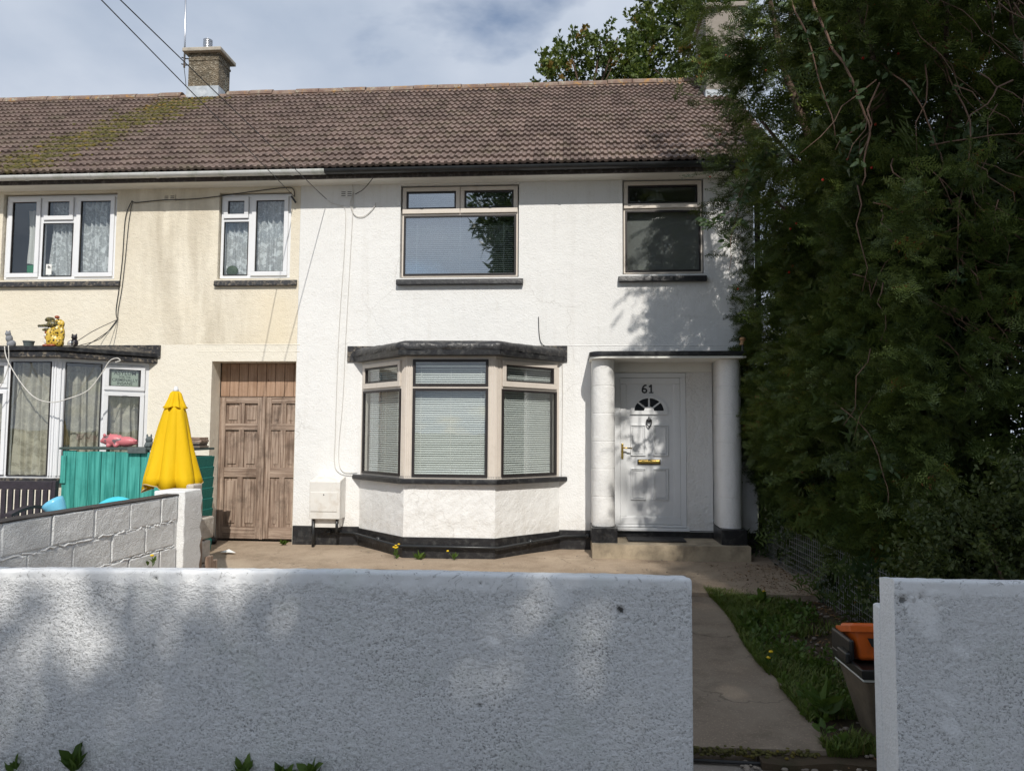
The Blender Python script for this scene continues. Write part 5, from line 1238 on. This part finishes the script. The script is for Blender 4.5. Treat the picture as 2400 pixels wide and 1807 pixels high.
# --- clipped yew hedge
hedge = empty('yew_hedge', (3.2, 7.2, .1), 'tall dark clipped yew hedge along the right side of the garden', 'hedge')
def face_left(n, y0, y1, z0, z1, depth):
    y = rng.uniform(y0, y1, n); z = rng.uniform(z0, z1, n); P = np.stack([np.zeros(n), y, z], 1)
    x = HX(y, z)+.22*(fbm(P, 1.6, 3, 21)-.5)*2*np.clip(z, .3, 1)+rng.exponential(depth, n); P[:, 0] = x
    d = np.stack([-np.ones(n), rng.normal(-.15, .55, n), rng.normal(.1, .55, n)], 1); return P, d
def face_front(n, x0, x1, z0, z1, yf, depth):
    x = rng.uniform(x0, x1, n); z = rng.uniform(z0, z1, n); P = np.stack([x, np.zeros(n), z], 1); P[:, 1] = yf+.25*(fbm(P, 1.4, 3, 23)-.5)*2+rng.exponential(depth, n)
    d = np.stack([rng.normal(-.1, .55, n), -np.ones(n), rng.normal(.05, .55, n)], 1); return P, d
sets = [face_left(7200, 5.0, 9.5, .15, 3.6, .09), face_front(2000, 2.3, 4.9, .3, 3.5, 5.2, .10)]
P = np.concatenate([s[0] for s in sets]); D = np.concatenate([s[1] for s in sets]); hol = fbm(P, 2.6, 3, 71); k = hol > .41; P, D, hol = P[k], D[k], hol[k]; n = len(P)
V, F, A = scatter(YEW, P, D, rng.uniform(.55, 1.0, n), rng.uniform(-1.2, 1.2, n), np.clip(rng.beta(1.5, 3, n)*(.35+2.2*np.clip(fbm(P, 3.1, 3, 72)-.36, 0, .5)*2), 0, .97), .40)
np_mesh('foliage', V, F, M['yew'], hedge, {'rnd': A})
# dense inner growth: larger sprays deep inside, their colour darkened to imitate shade
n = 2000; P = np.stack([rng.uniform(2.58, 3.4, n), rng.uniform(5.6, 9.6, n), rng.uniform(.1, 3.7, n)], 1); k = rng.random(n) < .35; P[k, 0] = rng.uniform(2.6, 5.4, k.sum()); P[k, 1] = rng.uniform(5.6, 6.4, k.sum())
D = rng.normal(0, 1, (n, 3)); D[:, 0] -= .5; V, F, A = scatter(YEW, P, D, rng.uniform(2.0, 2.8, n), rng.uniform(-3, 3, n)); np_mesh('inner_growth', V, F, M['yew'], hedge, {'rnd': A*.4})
# --- tall yew behind and above it: trunks, limbs, hanging sprays
ytree = empty('yew_tree', (3.4, 7.2, .1), 'tall loose yew tree rising out of the hedge and overhanging the white house', 'tree')
def limb(pts, r0, r1, n=7):
    m = len(pts); return MB().tube(pts, [r0+(r1-r0)*k/(m-1) for k in range(m)], n)
limbs = [[(3.2, 6.5, .1), (3.15, 6.5, 1.6), (3.12, 6.5, 2.8), (3.30, 6.5, 3.5), (3.32, 6.5, 4.4), (3.05, 6.5, 5.3), (2.8, 6.5, 6.6)],
         [(3.5, 6.3, .1), (3.5, 6.3, 2.2), (3.65, 6.3, 4.2), (3.75, 6.3, 5.4), (3.7, 6.3, 7.2)],
         [(3.0, 7.6, .1), (2.9, 7.6, 2.4), (2.6, 7.6, 4.2), (2.2, 7.6, 5.4), (2.0, 7.7, 6.8)],
         [(3.2, 8.6, .1), (3.0, 8.5, 2.8), (2.7, 8.4, 5.0), (2.4, 8.3, 7.2)],
         [(3.12, 6.5, 2.8), (2.85, 6.3, 3.6), (2.55, 6.0, 4.3), (2.3, 5.9, 5.0)], [(3.3, 6.5, 3.5), (3.0, 6.0, 4.3), (2.9, 5.7, 5.2)],
         [(2.6, 7.6, 4.2), (2.2, 7.3, 4.3), (1.85, 7.1, 4.6)], [(2.9, 7.6, 3.0), (2.4, 7.4, 3.6), (2.0, 7.3, 3.9)]]
for k, l in enumerate(limbs): limb(l, .075 if k < 4 else .035, .02 if k < 4 else .012).build('trunk' if k < 4 else 'branch', M['bark'], ytree, smooth=True)
def YLX(y, z): return 2.25-.46*np.clip((z-3.1)/1.9, 0, 1)-.24*np.clip((y-7.0)/.9, 0, 1)*np.clip((z-3.6)/1.2, 0, 1)+.10*np.clip((7-y)/2, 0, 1)-.35*(rng.random(len(z)) < .12)*rng.random(len(z))
n = 4200; y = rng.uniform(5.6, 8.8, n); z = rng.uniform(3.1, 7.3, n); Pn = np.stack([0*y, y, z], 1)
z = np.minimum(z, 5.35+.6*(y-5.6)-rng.uniform(0, 1.2, n)); Pn[:, 2] = z; x = YLX(y, z)+.50*(fbm(Pn, 1.3, 3, 31)-.5)*2+.06+rng.exponential(.22, n); P1 = np.stack([x, y, z], 1); D1 = np.stack([-np.ones(n)*.8, rng.normal(-.3, .5, n), rng.normal(-.25, .55, n)], 1); k = (z < 4.6) | (fbm(P1, 2.6, 3, 61) > .50); P1, D1 = P1[k], D1[k]
n = 3200; xx = rng.uniform(2.0, 4.9, n); z = rng.uniform(3.0, 5.5, n); Pn = np.stack([xx, 0*xx, z], 1)
yy = 5.5+.55*(fbm(Pn, 1.2, 3, 33)-.5)*2+.35*np.clip((2.6-xx), 0, 1)+rng.exponential(.28, n); P2 = np.stack([xx, yy, z], 1); D2 = np.stack([rng.normal(-.15, .5, n), -np.ones(n)*.8, rng.normal(-.3, .5, n)], 1)
keep = fbm(P2, 1.5, 3, 41) > .40; P2, D2 = P2[keep], D2[keep]
n = 2600; P3 = np.stack([rng.uniform(2.3, 6.0, n), rng.uniform(6.0, 9.0, n), rng.uniform(2.6, 7.0, n)], 1); P3[:, 2] = np.minimum(P3[:, 2], 5.4+.6*(P3[:, 1]-6)); P3[:, 0] = np.maximum(P3[:, 0], np.where(P3[:, 2] > 4.4, 2.95, 2.5)); D3 = rng.normal(0, 1, (n, 3)); D3[:, 1] -= .6
# overhanging boughs high above the path
n = 200; P4 = np.stack([rng.uniform(1.45, 2.5, n), rng.uniform(4.7, 6.6, n), np.zeros(n)], 1); P4[:, 2] = 4.35+.55*(P4[:, 1]-4.7)*.4+rng.uniform(0, 2.0, n)+.5*np.clip(1.7-P4[:, 0], 0, 1); D4 = np.stack([-np.ones(n), rng.normal(-.4, .6, n), rng.normal(-.3, .4, n)], 1)
k = (fbm(P4, 1.8, 3, 51) > .42) & (P4[:, 2]-1.6 > .565*P4[:, 1]*1.0-.6*(P4[:, 0] > 1.8)); P4, D4 = P4[k], D4[k]
k = fbm(P1, 2.4, 3, 73) > .40; P1, D1 = P1[k], D1[k]
n = 420; Pb = np.stack([rng.uniform(2.5, 3.1, n), rng.uniform(7.4, 8.9, n), rng.uniform(3.2, 6.6, n)], 1); Db = rng.normal(0, 1, (n, 3)); P3 = np.concatenate([P3, Pb]); D3 = np.concatenate([D3, Db])
P = np.concatenate([P1, P2, P4, P3]); D = np.concatenate([D1, D2, D4, D3]); n = len(P)
SC = rng.uniform(.6, 1.25, n); SC[-len(P3):] *= 2.0
V, F, A = scatter(YEW, P, D, SC, rng.uniform(-1.0, 1.0, n), np.clip(rng.beta(1.6, 2.6, n)*(.3+2.4*np.clip(fbm(P, 2.2, 3, 74)-.38, 0, .5)*2), 0, .97), .40)
np_mesh('crown', V, F, M['yew'], ytree, {'rnd': A})
mb = MB(); rt_ = random.Random(4)
for _ in range(190):                                               # bare twigs showing in the hollows
    x = rt_.uniform(2.1, 4.6); z = rt_.uniform(2.2, 5.3); y = rt_.uniform(5.25, 5.75); q = Vector((x, y, z)); L_ = rt_.uniform(.2, .8); a = rt_.gauss(-1.2, .7); pts = []
    for k in range(6): t = k/5; pts.append(q+Vector((math.cos(a)*L_*t+.03*math.sin(k*2+x*9), -.1*t, math.sin(a)*L_*t-.08*t*t)))
    r_ = rt_.uniform(.003, .007); mb.tube(pts, [r_*(1-.6*k/5) for k in range(6)], 5)
o = mb.build('twigs', M['twig'], ytree, smooth=True); o['kind'] = 'stuff'
bp = P1[rng.integers(0, len(P1), 60)]; bp = np.concatenate([bp, P2[rng.integers(0, len(P2), 25)]]); mb = MB()
for p in bp: mb.ball(p+np.array([-.06, -.06, -.03]), .011, 6, 5)
o = mb.build('berries', M['berry'], ytree, smooth=True); o['kind'] = 'stuff'
# --- small-leaved shrub behind the right wall
shrub = empty('privet_shrub', (2.7, 4.7, 0), 'small leaved green shrub growing over the right gate wall', 'shrub')
BOX = [cluster('oval', 16, 60+k, .22, .030) for k in range(4)]
n = 1500; c = np.array([3.0, 4.75, .45]); u = unit(rng.normal(0, 1, (n, 3))); P = c+u*np.array([.95, .42, .88])*(1-rng.exponential(.10, n))[:, None]; P += .1*(fbm(P, 3, 3, 5)-.5)[:, None]
k = P[:, 2] > .2; P, u = P[k], u[k]; n = len(P)
V, F, A = scatter(BOX, P, u+rng.normal(0, .5, (n, 3)), rng.uniform(.8, 1.4, n), rng.uniform(-3, 3, n)); np_mesh('foliage', V, F, M['box'], shrub, {'rnd': A})
for dx in (-.3, 0, .35): limb([(3.0+dx*.4, 4.8, .05), (3.0+dx, 4.75, .5), (3.0+dx*1.6, 4.7, .95)], .018, .006, 5).build('stem', M['bark'], shrub)
# --- brambles arching out of the yew
BRL = [cluster('oval', 5, 80+k, .10, .075) for k in range(3)]
def bramble(pts, label, r=.009, dens=26, leafy=1.):
    pts = [(p[0], p[1]+(.18 if k else .5), p[2]) for k, p in enumerate(pts)]; r *= .8
    b = empty('bramble', pts[-1], label, 'bramble'); pv = [Vector(p) for p in pts]; cur = []
    for k in range(len(pv)-1):
        for j in range(6): t = j/6; cur.append(pv[k].lerp(pv[k+1], t)+Vector((.012*math.sin(k*5+j), .01*math.cos(j*2), 0)))
    cur.append(pv[-1]); m = len(cur); MB().tube(cur, [r*(1-.5*k/m) for k in range(m)], 6).build('stem', M['twig'], b, smooth=True)
    q = np.array([cur[i] for i in rng.integers(int(m*.2), m, int(dens*leafy))]); n = len(q); d = rng.normal(0, 1, (n, 3)); d[:, 2] -= .2; d[:, 1] -= .7
    if n:
        V, F, A = scatter(BRL, q, d, rng.uniform(.6, 1.1, n), rng.uniform(-3, 3, n)); np_mesh('leaves', V, F, M['bramleaf'], b, {'rnd': A})
bramble([(1.66, 5.4, 5.4), (1.70, 5.3, 4.75), (1.83, 5.25, 4.25), (1.92, 5.2, 3.75)], 'leafy bramble arching down the upper left of the yew', dens=16)
bramble([(1.80, 5.3, 5.3), (1.93, 5.2, 4.4), (2.06, 5.1, 4.0), (2.12, 5.1, 3.72), (2.06, 5.1, 3.35)], 'thick pale bramble stem hanging in the middle of the yew', .012, 8)
bramble([(2.3, 5.2, 4.5), (2.42, 5.1, 4.05), (2.6, 5.1, 3.55)], 'short bramble stem near the centre right of the yew', .008, 8)
bramble([(2.75, 5.2, 4.6), (2.82, 5.1, 3.8), (2.72, 5.1, 3.2), (2.66, 5.1, 2.6)], 'long bramble shoot drooping at the right of the yew', .008, 10)
bramble([(2.25, 7.5, 4.7), (2.0, 7.2, 4.45), (1.78, 7.1, 4.12), (1.60, 7.05, 3.78), (1.38, 7.0, 3.62)], 'leafy trailing shoot hanging in front of the small upper window', .007, 34)
bramble([(2.0, 7.2, 4.45), (1.68, 7.1, 3.95), (1.60, 7.1, 3.55), (1.56, 7.1, 3.18)], 'thin bare shoot dangling in front of the white wall', .005, 9)
bramble([(2.16, 6.4, 2.1), (2.2, 5.6, 1.7), (2.18, 5.2, 1.45), (2.14, 5.0, 1.15)], 'low bramble trailing across the clipped hedge', .006, 9)
# --- sycamores behind the roof
MAP = [cluster('maple', 15, 100+k, .46, .125) for k in range(5)]
def syc(name, blobs, trunk, label, group, mat, T_, sc=(.7, 1.2), seed=0, thin=.38, gaps=()):
    t = empty(name, trunk[0], label, 'tree', group)
    limb(trunk, .22, .05, 9).build('trunk', M['bark'], t, smooth=True)
    PP = []; DD = []
    for (c, r_, n) in blobs:
        c = np.array(c); u = unit(rng.normal(0, 1, (n, 3))); q = c+u*np.array(r_)*(1-rng.exponential(.16, n)).clip(0, 1)[:, None]; q += .5*np.array(r_)*(np.stack([fbm(q, 1.2, 3, seed+s) for s in (1, 2, 3)], 1)-.5)
        keep = fbm(q, .9, 3, seed+7) > thin
        for (wx, wy, wz, wr) in gaps:                                # openings in the crown along the sun's direction
            w_ = q-np.array([wx, wy, wz]); s_ = np.array(sd); along = w_ @ s_; keep &= np.linalg.norm(w_-along[:, None]*s_, axis=1) > wr
        PP.append(q[keep]); DD.append((u+rng.normal(0, .45, (n, 3))+np.array([0, 0, .15]))[keep])
        limb([trunk[-1], tuple((np.array(trunk[-1])+c)/2+np.array([0, 0, .2])), tuple(c)], .05, .015, 5).build('branch', M['bark'], t)
    P = np.concatenate(PP); D = np.concatenate(DD); n = len(P)
    V, F, A = scatter(T_, P, D, rng.uniform(*sc, n), rng.uniform(-3, 3, n)); np_mesh('crown', V, F, mat, t, {'rnd': A}); return t
syc('sycamore_tree', [((.45, 17, 9.55), (1.05, .9, .95), 520), ((-.15, 17, 9.4), (.5, .6, .7), 200), ((1.0, 17, 10.15), (.5, .5, .6), 200), ((.05, 17, 10.55), (.20, .3, .40), 34), ((.75, 17, 10.75), (.16, .25, .4), 26), ((1.15, 17, 10.9), (.14, .25, .35), 20), ((-.5, 17, 10.05), (.20, .25, .28), 18)],
    [(.5, 17.2, -.3), (.5, 17.2, 5), (.45, 17.2, 8.6)], 'low leafy sycamore showing above the ridge of the white roof', None, M['sycamore'], MAP, (.6, 1.0), 3)
syc('sycamore_tree', [((3.1, 18.5, 11.6), (1.45, 1.3, 1.9), 800), ((3.0, 18.2, 13.4), (1.3, 1.2, 1.5), 300), ((4.4, 18.5, 12.8), (1.9, 1.4, 2.0), 360), ((2.1, 18.0, 10.6), (.75, .8, .9), 320)],
    [(3.0, 19, -.3), (3.0, 19, 6), (2.9, 19, 10.0)], 'tall leafy sycamore behind the right end of the white roof', None, M['sycamore'], MAP, (.6, 1.0), 13)
# --- street trees behind the camera: they shade the front walls and show in the window reflections
GAPS = [(-1.62, 3.6, .50, .55), (-1.54, 3.6, .68, .40), (-2.34, 3.6, .32, .48), (-2.72, 3.6, .06, .45), (-1.08, 3.6, .76, .42), (1.88, 3.6, .72, .46), (-.1, 3.6, .25, .42), (.1, 3.6, .6, .36)]
STL = [cluster('thin', 12, 200+k, .55, .34) for k in range(5)]
syc('street_tree', [((1.6, -9.6, 9.5), (4.3, 2.6, 3.1), 2300), ((-.6, -9.4, 10.2), (2.4, 2.2, 2.3), 900), ((3.2, -9.2, 10.6), (3.0, 2.2, 2.1), 1000), ((1.0, -9.4, 7.2), (3.2, 2.4, 1.9), 800)],
    [(1.6, -9.8, -.2), (1.6, -9.8, 3), (1.5, -9.7, 6.5)], 'broad street tree across the road behind the viewer', 'street trees behind the viewer', M['street'], STL, (.9, 1.5), 23, .39, GAPS)
syc('street_tree', [((7.6, -8.6, 12.5), (3.0, 2.6, 4.6), 2300), ((6.4, -8.4, 15.0), (2.2, 2.2, 2.6), 900), ((9.0, -8.6, 9.0), (2.6, 2.4, 3.0), 900)],
    [(8.0, -9.0, -.2), (8.0, -9.0, 4), (7.8, -8.8, 9.5)], 'tall street tree to the right behind the viewer', 'street trees behind the viewer', M['street'], STL, (.9, 1.5), 33, .50, GAPS)
# --- wire mesh along the hedge foot
wf = empty('wire_fence', (2.47, 7.2, .1), 'low square mesh wire fence along the foot of the hedge', 'fence')
for k in range(10): z = .07+k*.055; MB().tube([(2.36+.015*math.sin(y_*2), y_, z+.025*(y_-4)/6) for y_ in np.linspace(4.0, 9.2, 14)], .0022, 4).build('line_wire', M['wire'], wf)
y_ = 4.0
while y_ < 9.2: MB().tube([(2.36+.015*math.sin(y_*2), y_, .04), (2.365+.015*math.sin(y_*2), y_, .60)], .0022, 4).build('stay_wire', M['wire'], wf); y_ += .055
# --- grass, leaf litter, pebbles
def blades(n, xf, name, mat, L, seed, zoff=-.05):
    P = xf(n); n = len(P); V = np.zeros((n, 5, 3)); a = rng.uniform(0, 6.283, n); l = rng.uniform(*L, n)*(.6+.8*fbm(P, 3, 2, seed)); bend = rng.uniform(.2, .9, n)*l; w = rng.uniform(.0022, .0045, n)
    dx, dy = np.cos(a), np.sin(a); sxn, syn = -dy*w, dx*w
    for k, (t, ww) in enumerate(((0, 1), (0, -1), (.55, .8), (.55, -.8), (1, 0))):
        V[:, k, 0] = P[:, 0]+dx*bend*t*t+sxn*ww; V[:, k, 1] = P[:, 1]+dy*bend*t*t+syn*ww; V[:, k, 2] = P[:, 2]+l*t*(1-.25*t)
    F = np.array([(0, 1, 3), (0, 3, 2), (2, 3, 4)])[None]+(np.arange(n)*5)[:, None, None]
    o = np_mesh(name, V.reshape(-1, 3), F.reshape(-1, 3), mat, None, {'rnd': np.repeat(rng.random(n), 5)}); return o
def lawn(n):
    y = rng.uniform(4.1, 7.45, n); x = np.array([pathx(q) for q in y])+rng.exponential(.26, n)-.03; P = np.stack([x, y, np.array([gz(a, b)-.05 for a, b in zip(x, y)])], 1)
    dens = fbm(P*np.array([1, 1, 0]), 3.2, 3, 9); k = (x < 2.35) & (dens > .36+.22*(x-1.3)/1.0); return P[k]
tag(blades(34000, lawn, 'grass', M['grass'], (.035, .11), 3), 'rough grass growing along the right edge of the path', 'grass', kind='stuff')
def flat_leaves(n, xf, T_, sc, name, mat, label):
    P = xf(n); n = len(P); d = rng.normal(0, 1, (n, 3)); d[:, 2] *= .25
    V, F, A = scatter(T_, P, d, rng.uniform(*sc, n), rng.uniform(-.5, .5, n)); return tag(np_mesh(name, V, F, mat, None, {'rnd': A}), label, name.replace('_', ' '), kind='stuff')
OV = [leaf_tri('oval', None)]
def bed(n):
    y = rng.uniform(3.8, 8.6, n); x = 2.35-rng.exponential(.28, n); P = np.stack([x, y, np.array([gz(a, b) for a, b in zip(x, y)])], 1); P[:, 2] += np.where(y > 7.27, .004, -.040)
    return P[x > np.where(y > 7.27, 1.55, 1.34)]
flat_leaves(2200, bed, OV, (.012, .034), 'leaf_litter', M['litter'], 'brown fallen leaves and needles under the hedge')
def bed2(n):
    y = rng.uniform(4.1, 7.2, n); x = np.array([pathx(q) for q in y])+rng.uniform(0, .75, n); P = np.stack([x, y, np.array([gz(a, b)-.02 for a, b in zip(x, y)])], 1); return P[fbm(P, 2.5, 3, 19) > .5]
CLV = [cluster('oval', 5, 300+k, .03, .035) for k in range(3)]
P = bed2(900); d = rng.normal(0, .5, (len(P), 3)); d[:, 2] += 1
V, F, A = scatter(CLV, P, d, rng.uniform(.7, 1.6, len(P)), rng.uniform(-3, 3, len(P))); tag(np_mesh('ground_weeds', V, F, M['weed'], None, {'rnd': A}), 'low green weeds among the grass by the path', 'weeds', kind='stuff')
mb = MB()
for _ in range(420):
    y = random.uniform(3.72, 7.4); x = pathx(y)+random.uniform(.05, 1.0); s = random.uniform(.006, .017); mb.ball((x, y, gz(x, y)-.045), (s*1.3, s, s*.7), 6, 4)
for _ in range(70):
    x, y = random.uniform(-3.3, 2.3), random.uniform(7.4, 9.3); s = random.uniform(.004, .011); mb.ball((x, y, gz(x, y)+.003), (s*1.3, s, s*.7), 6, 4)
for _ in range(70):
    x, y = random.uniform(.9, 1.45), random.uniform(3.7, 4.1); s = random.uniform(.006, .016); mb.ball((x, y, -.115), (s*1.3, s, s*.6), 6, 4)
tag(mb.build('gravel', M['stone_bit'], smooth=True), 'loose pebbles and grit on the ground', 'gravel', kind='stuff')
# moss seam and hose at the path's lower edge
mb = MB()
for _ in range(260): x = random.uniform(.52, 1.32); mb.ball((x, 4.115+random.gauss(0, .012), PZ(x, 4.12)-.018+random.gauss(0, .010)), (random.uniform(.006, .018), .01, .008), 6, 4)
tag(mb.build('path_edge_moss', M['moss'], smooth=True), 'dark moss along the lower edge of the path', 'moss', kind='stuff')
tag(MB().tube([(.60, 4.07, -.11), (.8, 4.065, -.11), (1.05, 4.06, -.11), (1.20, 4.07, -.11)], .010, 8).build('hose', M['cable'], smooth=True), 'black hose lying across the gateway below the path', 'hose')
# --- individual weeds
WD = [leaf_tri('thin', None), leaf_tri('oval', None)]
def weed(p, h, label, n=10, flower=0, spread=.6, lf=.1, group=None, cat='weed'):
    w = empty('weed', p, label, cat, group); P = np.tile(np.array(p), (n, 1))+np.stack([rng.normal(0, .01, n), rng.normal(0, .008, n), rng.uniform(0, h*.5, n)], 1)
    d = np.stack([rng.normal(0, spread, n), rng.normal(-.1, spread*.6, n), np.ones(n)*.8], 1); V, F, A = scatter(WD, P, d, rng.uniform(.6, 1.2, n)*lf, rng.uniform(-3, 3, n)); np_mesh('leaves', V, F, M['weed'], w, {'rnd': A})
    for k in range(flower):
        q = Vector(p)+Vector((random.gauss(0, .03), random.gauss(0, .02), h+random.uniform(-.03, .03))); MB().tube([Vector(p), q], .0025, 4).build('stalk', M['weed_stem'], w); MB().ball(q, (.016, .016, .009), 8, 5).build('flower_head', M['flower'], w)
M['weed_stem'] = plain('weed_stem', (.08, .12, .03), .7)
weed((-1.98, 8.56, .13), .15, 'yellow flowered weed at the left corner of the bay plinth', 12, 5, lf=.07)
weed((-1.72, 8.57, .13), .08, 'leafy green weed rosette in front of the bay plinth', 26, 0, 1.0, .08)
weed((-1.30, 8.56, .13), .12, 'straggly weed with one yellow flower at the middle of the bay plinth', 12, 1, lf=.07)
weed((-3.62, 9.30, .15), .07, 'clump of weeds at the corner of the passage gate', 26, 0, 1.2, .07)
weed((-3.33, 6.75, .08), .10, 'bright green weeds at the foot of the white pillar', 30, 0, 1.2, .10)
weed((-3.36, 5.85, .50), .07, 'small yellow flower growing from a joint of the block wall', 8, 1, lf=.05)
weed((1.75, 7.0, .05), .10, 'dandelion rosette in the grass near the hedge', 18, 1, 1.2, .13)
weed((1.50, 4.55, -.02), .16, 'broad leaved weed beside the brown tub', 22, 0, .9, .15)
weed((1.38, 5.3, -.0), .10, 'yellow flowered weed at the edge of the path', 10, 2, lf=.06)
for x, h, lb_ in ((-2.42, .12, 'dark leaved weed left of centre at the foot of the front wall'), (-1.56, .09, 'three leaved weed at the foot of the front wall'), (-1.36, .09, 'low spiky weed at the foot of the front wall beside another'), (-1.22, .12, 'tallest leafy weed at the foot of the front wall'), (-.28, .05, 'tiny weed at the foot of the front wall towards the gateway'), (-2.72, .06, 'leftmost small weed at the foot of the front wall')):
    weed((x, 3.575, -.09), h+.02, lb_, 16, 0, .55, h*.85)
# ================================================================== cables
def cable(pts, r, label, mat='cable', sag=0., name='cable', group=None, sub=10):
    cur = []; pv = [Vector(p) for p in pts]
    for k in range(len(pv)-1):
        for j in range(sub):
            t = j/sub; q = pv[k].lerp(pv[k+1], t); q.z -= sag*4*t*(1-t)
            if sag == 0 and len(pv) > 2:                             # smooth curve through the points
                a, b, c, d = pv[max(k-1, 0)], pv[k], pv[k+1], pv[min(k+2, len(pv)-1)]
                q = .5*((2*b)+(c-a)*t+(2*a-5*b+4*c-d)*t*t+(3*b-a-3*c+d)*t**3)
            cur.append(q)
    cur.append(pv[-1]); return tag(MB().tube(cur, r, 6).build(name, M[mat], smooth=True), label, 'cable', group)
def extend(a, b, t): a = Vector(a); b = Vector(b); return tuple(a+(b-a)*t)
A1, B1 = (-3.62, 9.36, 4.70), (-3.408, 5.0, 4.755); A2, B2 = (-3.18, 9.36, 4.65), (-3.26, 5.0, 4.748)
cable([A1, extend(A1, B1, 4.6)], .0046, 'overhead telephone line running to the cream house', sag=.03, sub=24); cable([A2, extend(A2, B2, 4.6)], .0046, 'overhead telephone line running to the white house', sag=.03, sub=24)
tag(MB(Matrix.Translation((-3.625, 9.36, 4.66)) @ Matrix.Rotation(R(-35), 4, 'Y')).box(-.012, .012, -.012, .012, -.06, .05).build('cable_clamp', M['iron'], bevel=.004), 'black cable clamp by the two light upper window', 'clamp')
W = 9.385
cable([(-3.62, W, 4.70), (-3.64, W, 4.80), (-3.75, W, 4.825), (-4.2, W, 4.78), (-4.9, W, 4.70), (-5.45, W, 4.685), (-5.80, W, 4.66), (-5.87, W, 4.685)], .006, 'black cable strung along the top of the cream wall')
cable([(-5.87, W, 4.68), (-5.95, W, 4.45), (-5.97, W, 3.9), (-6.0, W, 3.5), (-6.03, W, 3.2), (-6.01, W, 3.08)], .005, 'outer of two black cables dropping down the cream wall')
cable([(-5.86, W, 4.67), (-5.90, W, 4.40), (-5.93, W, 3.9), (-5.96, W, 3.5), (-6.0, W, 3.2), (-6.0, W, 3.08)], .004, 'inner of two black cables dropping down the cream wall')
cable([(-6.01, W, 3.07), (-6.2, 9.2, 2.90), (-6.22, 8.9, 2.72)], .005, 'black cable looping from the cream wall to the left of the black cat')
cable([(-6.01, W, 3.07), (-6.10, 9.2, 2.80), (-6.16, 8.85, 2.66)], .005, 'black cable looping from the cream wall down to the bay canopy')
cable([(-6.0, W, 3.07), (-6.02, 9.2, 2.88), (-6.12, 8.85, 2.62)], .005, 'black cable hanging nearest the passage gate from the cream wall')
cable([(-3.18, W, 4.65), (-3.10, W, 4.60), (-3.0, W, 4.57), (-2.93, W, 4.5), (-2.93, W, 4.0), (-2.98, W, 2.9), (-3.0, W, 1.6), (-2.98, W, 1.12), (-2.72, 9.38, 1.04)], .0042, 'thin white cable running down the white wall to the bay', 'cable_white')
cable([(-2.84, W, 4.86), (-2.83, W, 4.5), (-2.86, W, 3.6), (-2.89, W, 2.75), (-2.91, W, 2.0), (-2.95, W, 1.35), (-2.90, W, 1.10), (-2.70, W, 1.08)], .0042, 'second thin white cable close beside the first on the white wall', 'cable_white')
cable([(-2.84, W, 4.72), (-2.86, W, 4.58), (-2.80, W, 4.44), (-2.68, W, 4.42), (-2.56, W, 4.52), (-2.52, W, 4.60)], .005, 'loop of cable on the white wall below the air brick', 'cable_white', sub=5)
cable([(-2.80, W, 4.72), (-2.66, 9.3, 4.76), (-2.50, 9.16, 4.86)], .005, 'short black cable from the white wall up to the eaves')
cable([(-.38, W, 3.08), (-.37, W, 2.86), (-.34, W, 2.74), (-.24, 9.34, 2.66)], .005, 'short dangling wire above the right end of the bay canopy', 'cable')
cable([(-.075, W, 2.48), (-.07, W, 2.1), (-.075, W, 1.5), (-.085, W, 1.06)], .004, 'thin brown wire beside the right edge of the bay', 'cable_white')
cable([(-7.72, W, 3.15), (-7.68, W, 2.95), (-7.71, W, 2.78), (-7.74, 9.3, 2.72)], .007, 'black cables hanging at the far left of the cream wall')
CY = 8.49
cable([(-6.85, CY-.01, 2.61), (-6.80, CY-.02, 2.45), (-6.62, CY-.02, 2.18), (-6.42, CY-.03, 1.99), (-6.22, CY-.02, 1.93), (-6.02, CY-.01, 1.97), (-5.86, 8.62, 2.08), (-5.74, 8.7, 2.30), (-5.66, 8.72, 2.45), (-5.58, 8.74, 2.49), (-5.54, 8.75, 2.46), (-5.60, 8.74, 2.44)], .0065, 'white cable looped across the front of the cream bay window', 'cable_white', sub=6)
cable([(-6.80, CY-.01, 2.62), (-6.78, CY-.02, 2.40), (-6.84, CY-.02, 2.18), (-6.98, CY-.02, 1.95), (-7.1, CY-.02, 1.75)], .0055, 'white cable trailing left across the cream bay window', 'cable_white', sub=6)
# clips
# ash tray of leaves etc. on the patio: small dark droppings
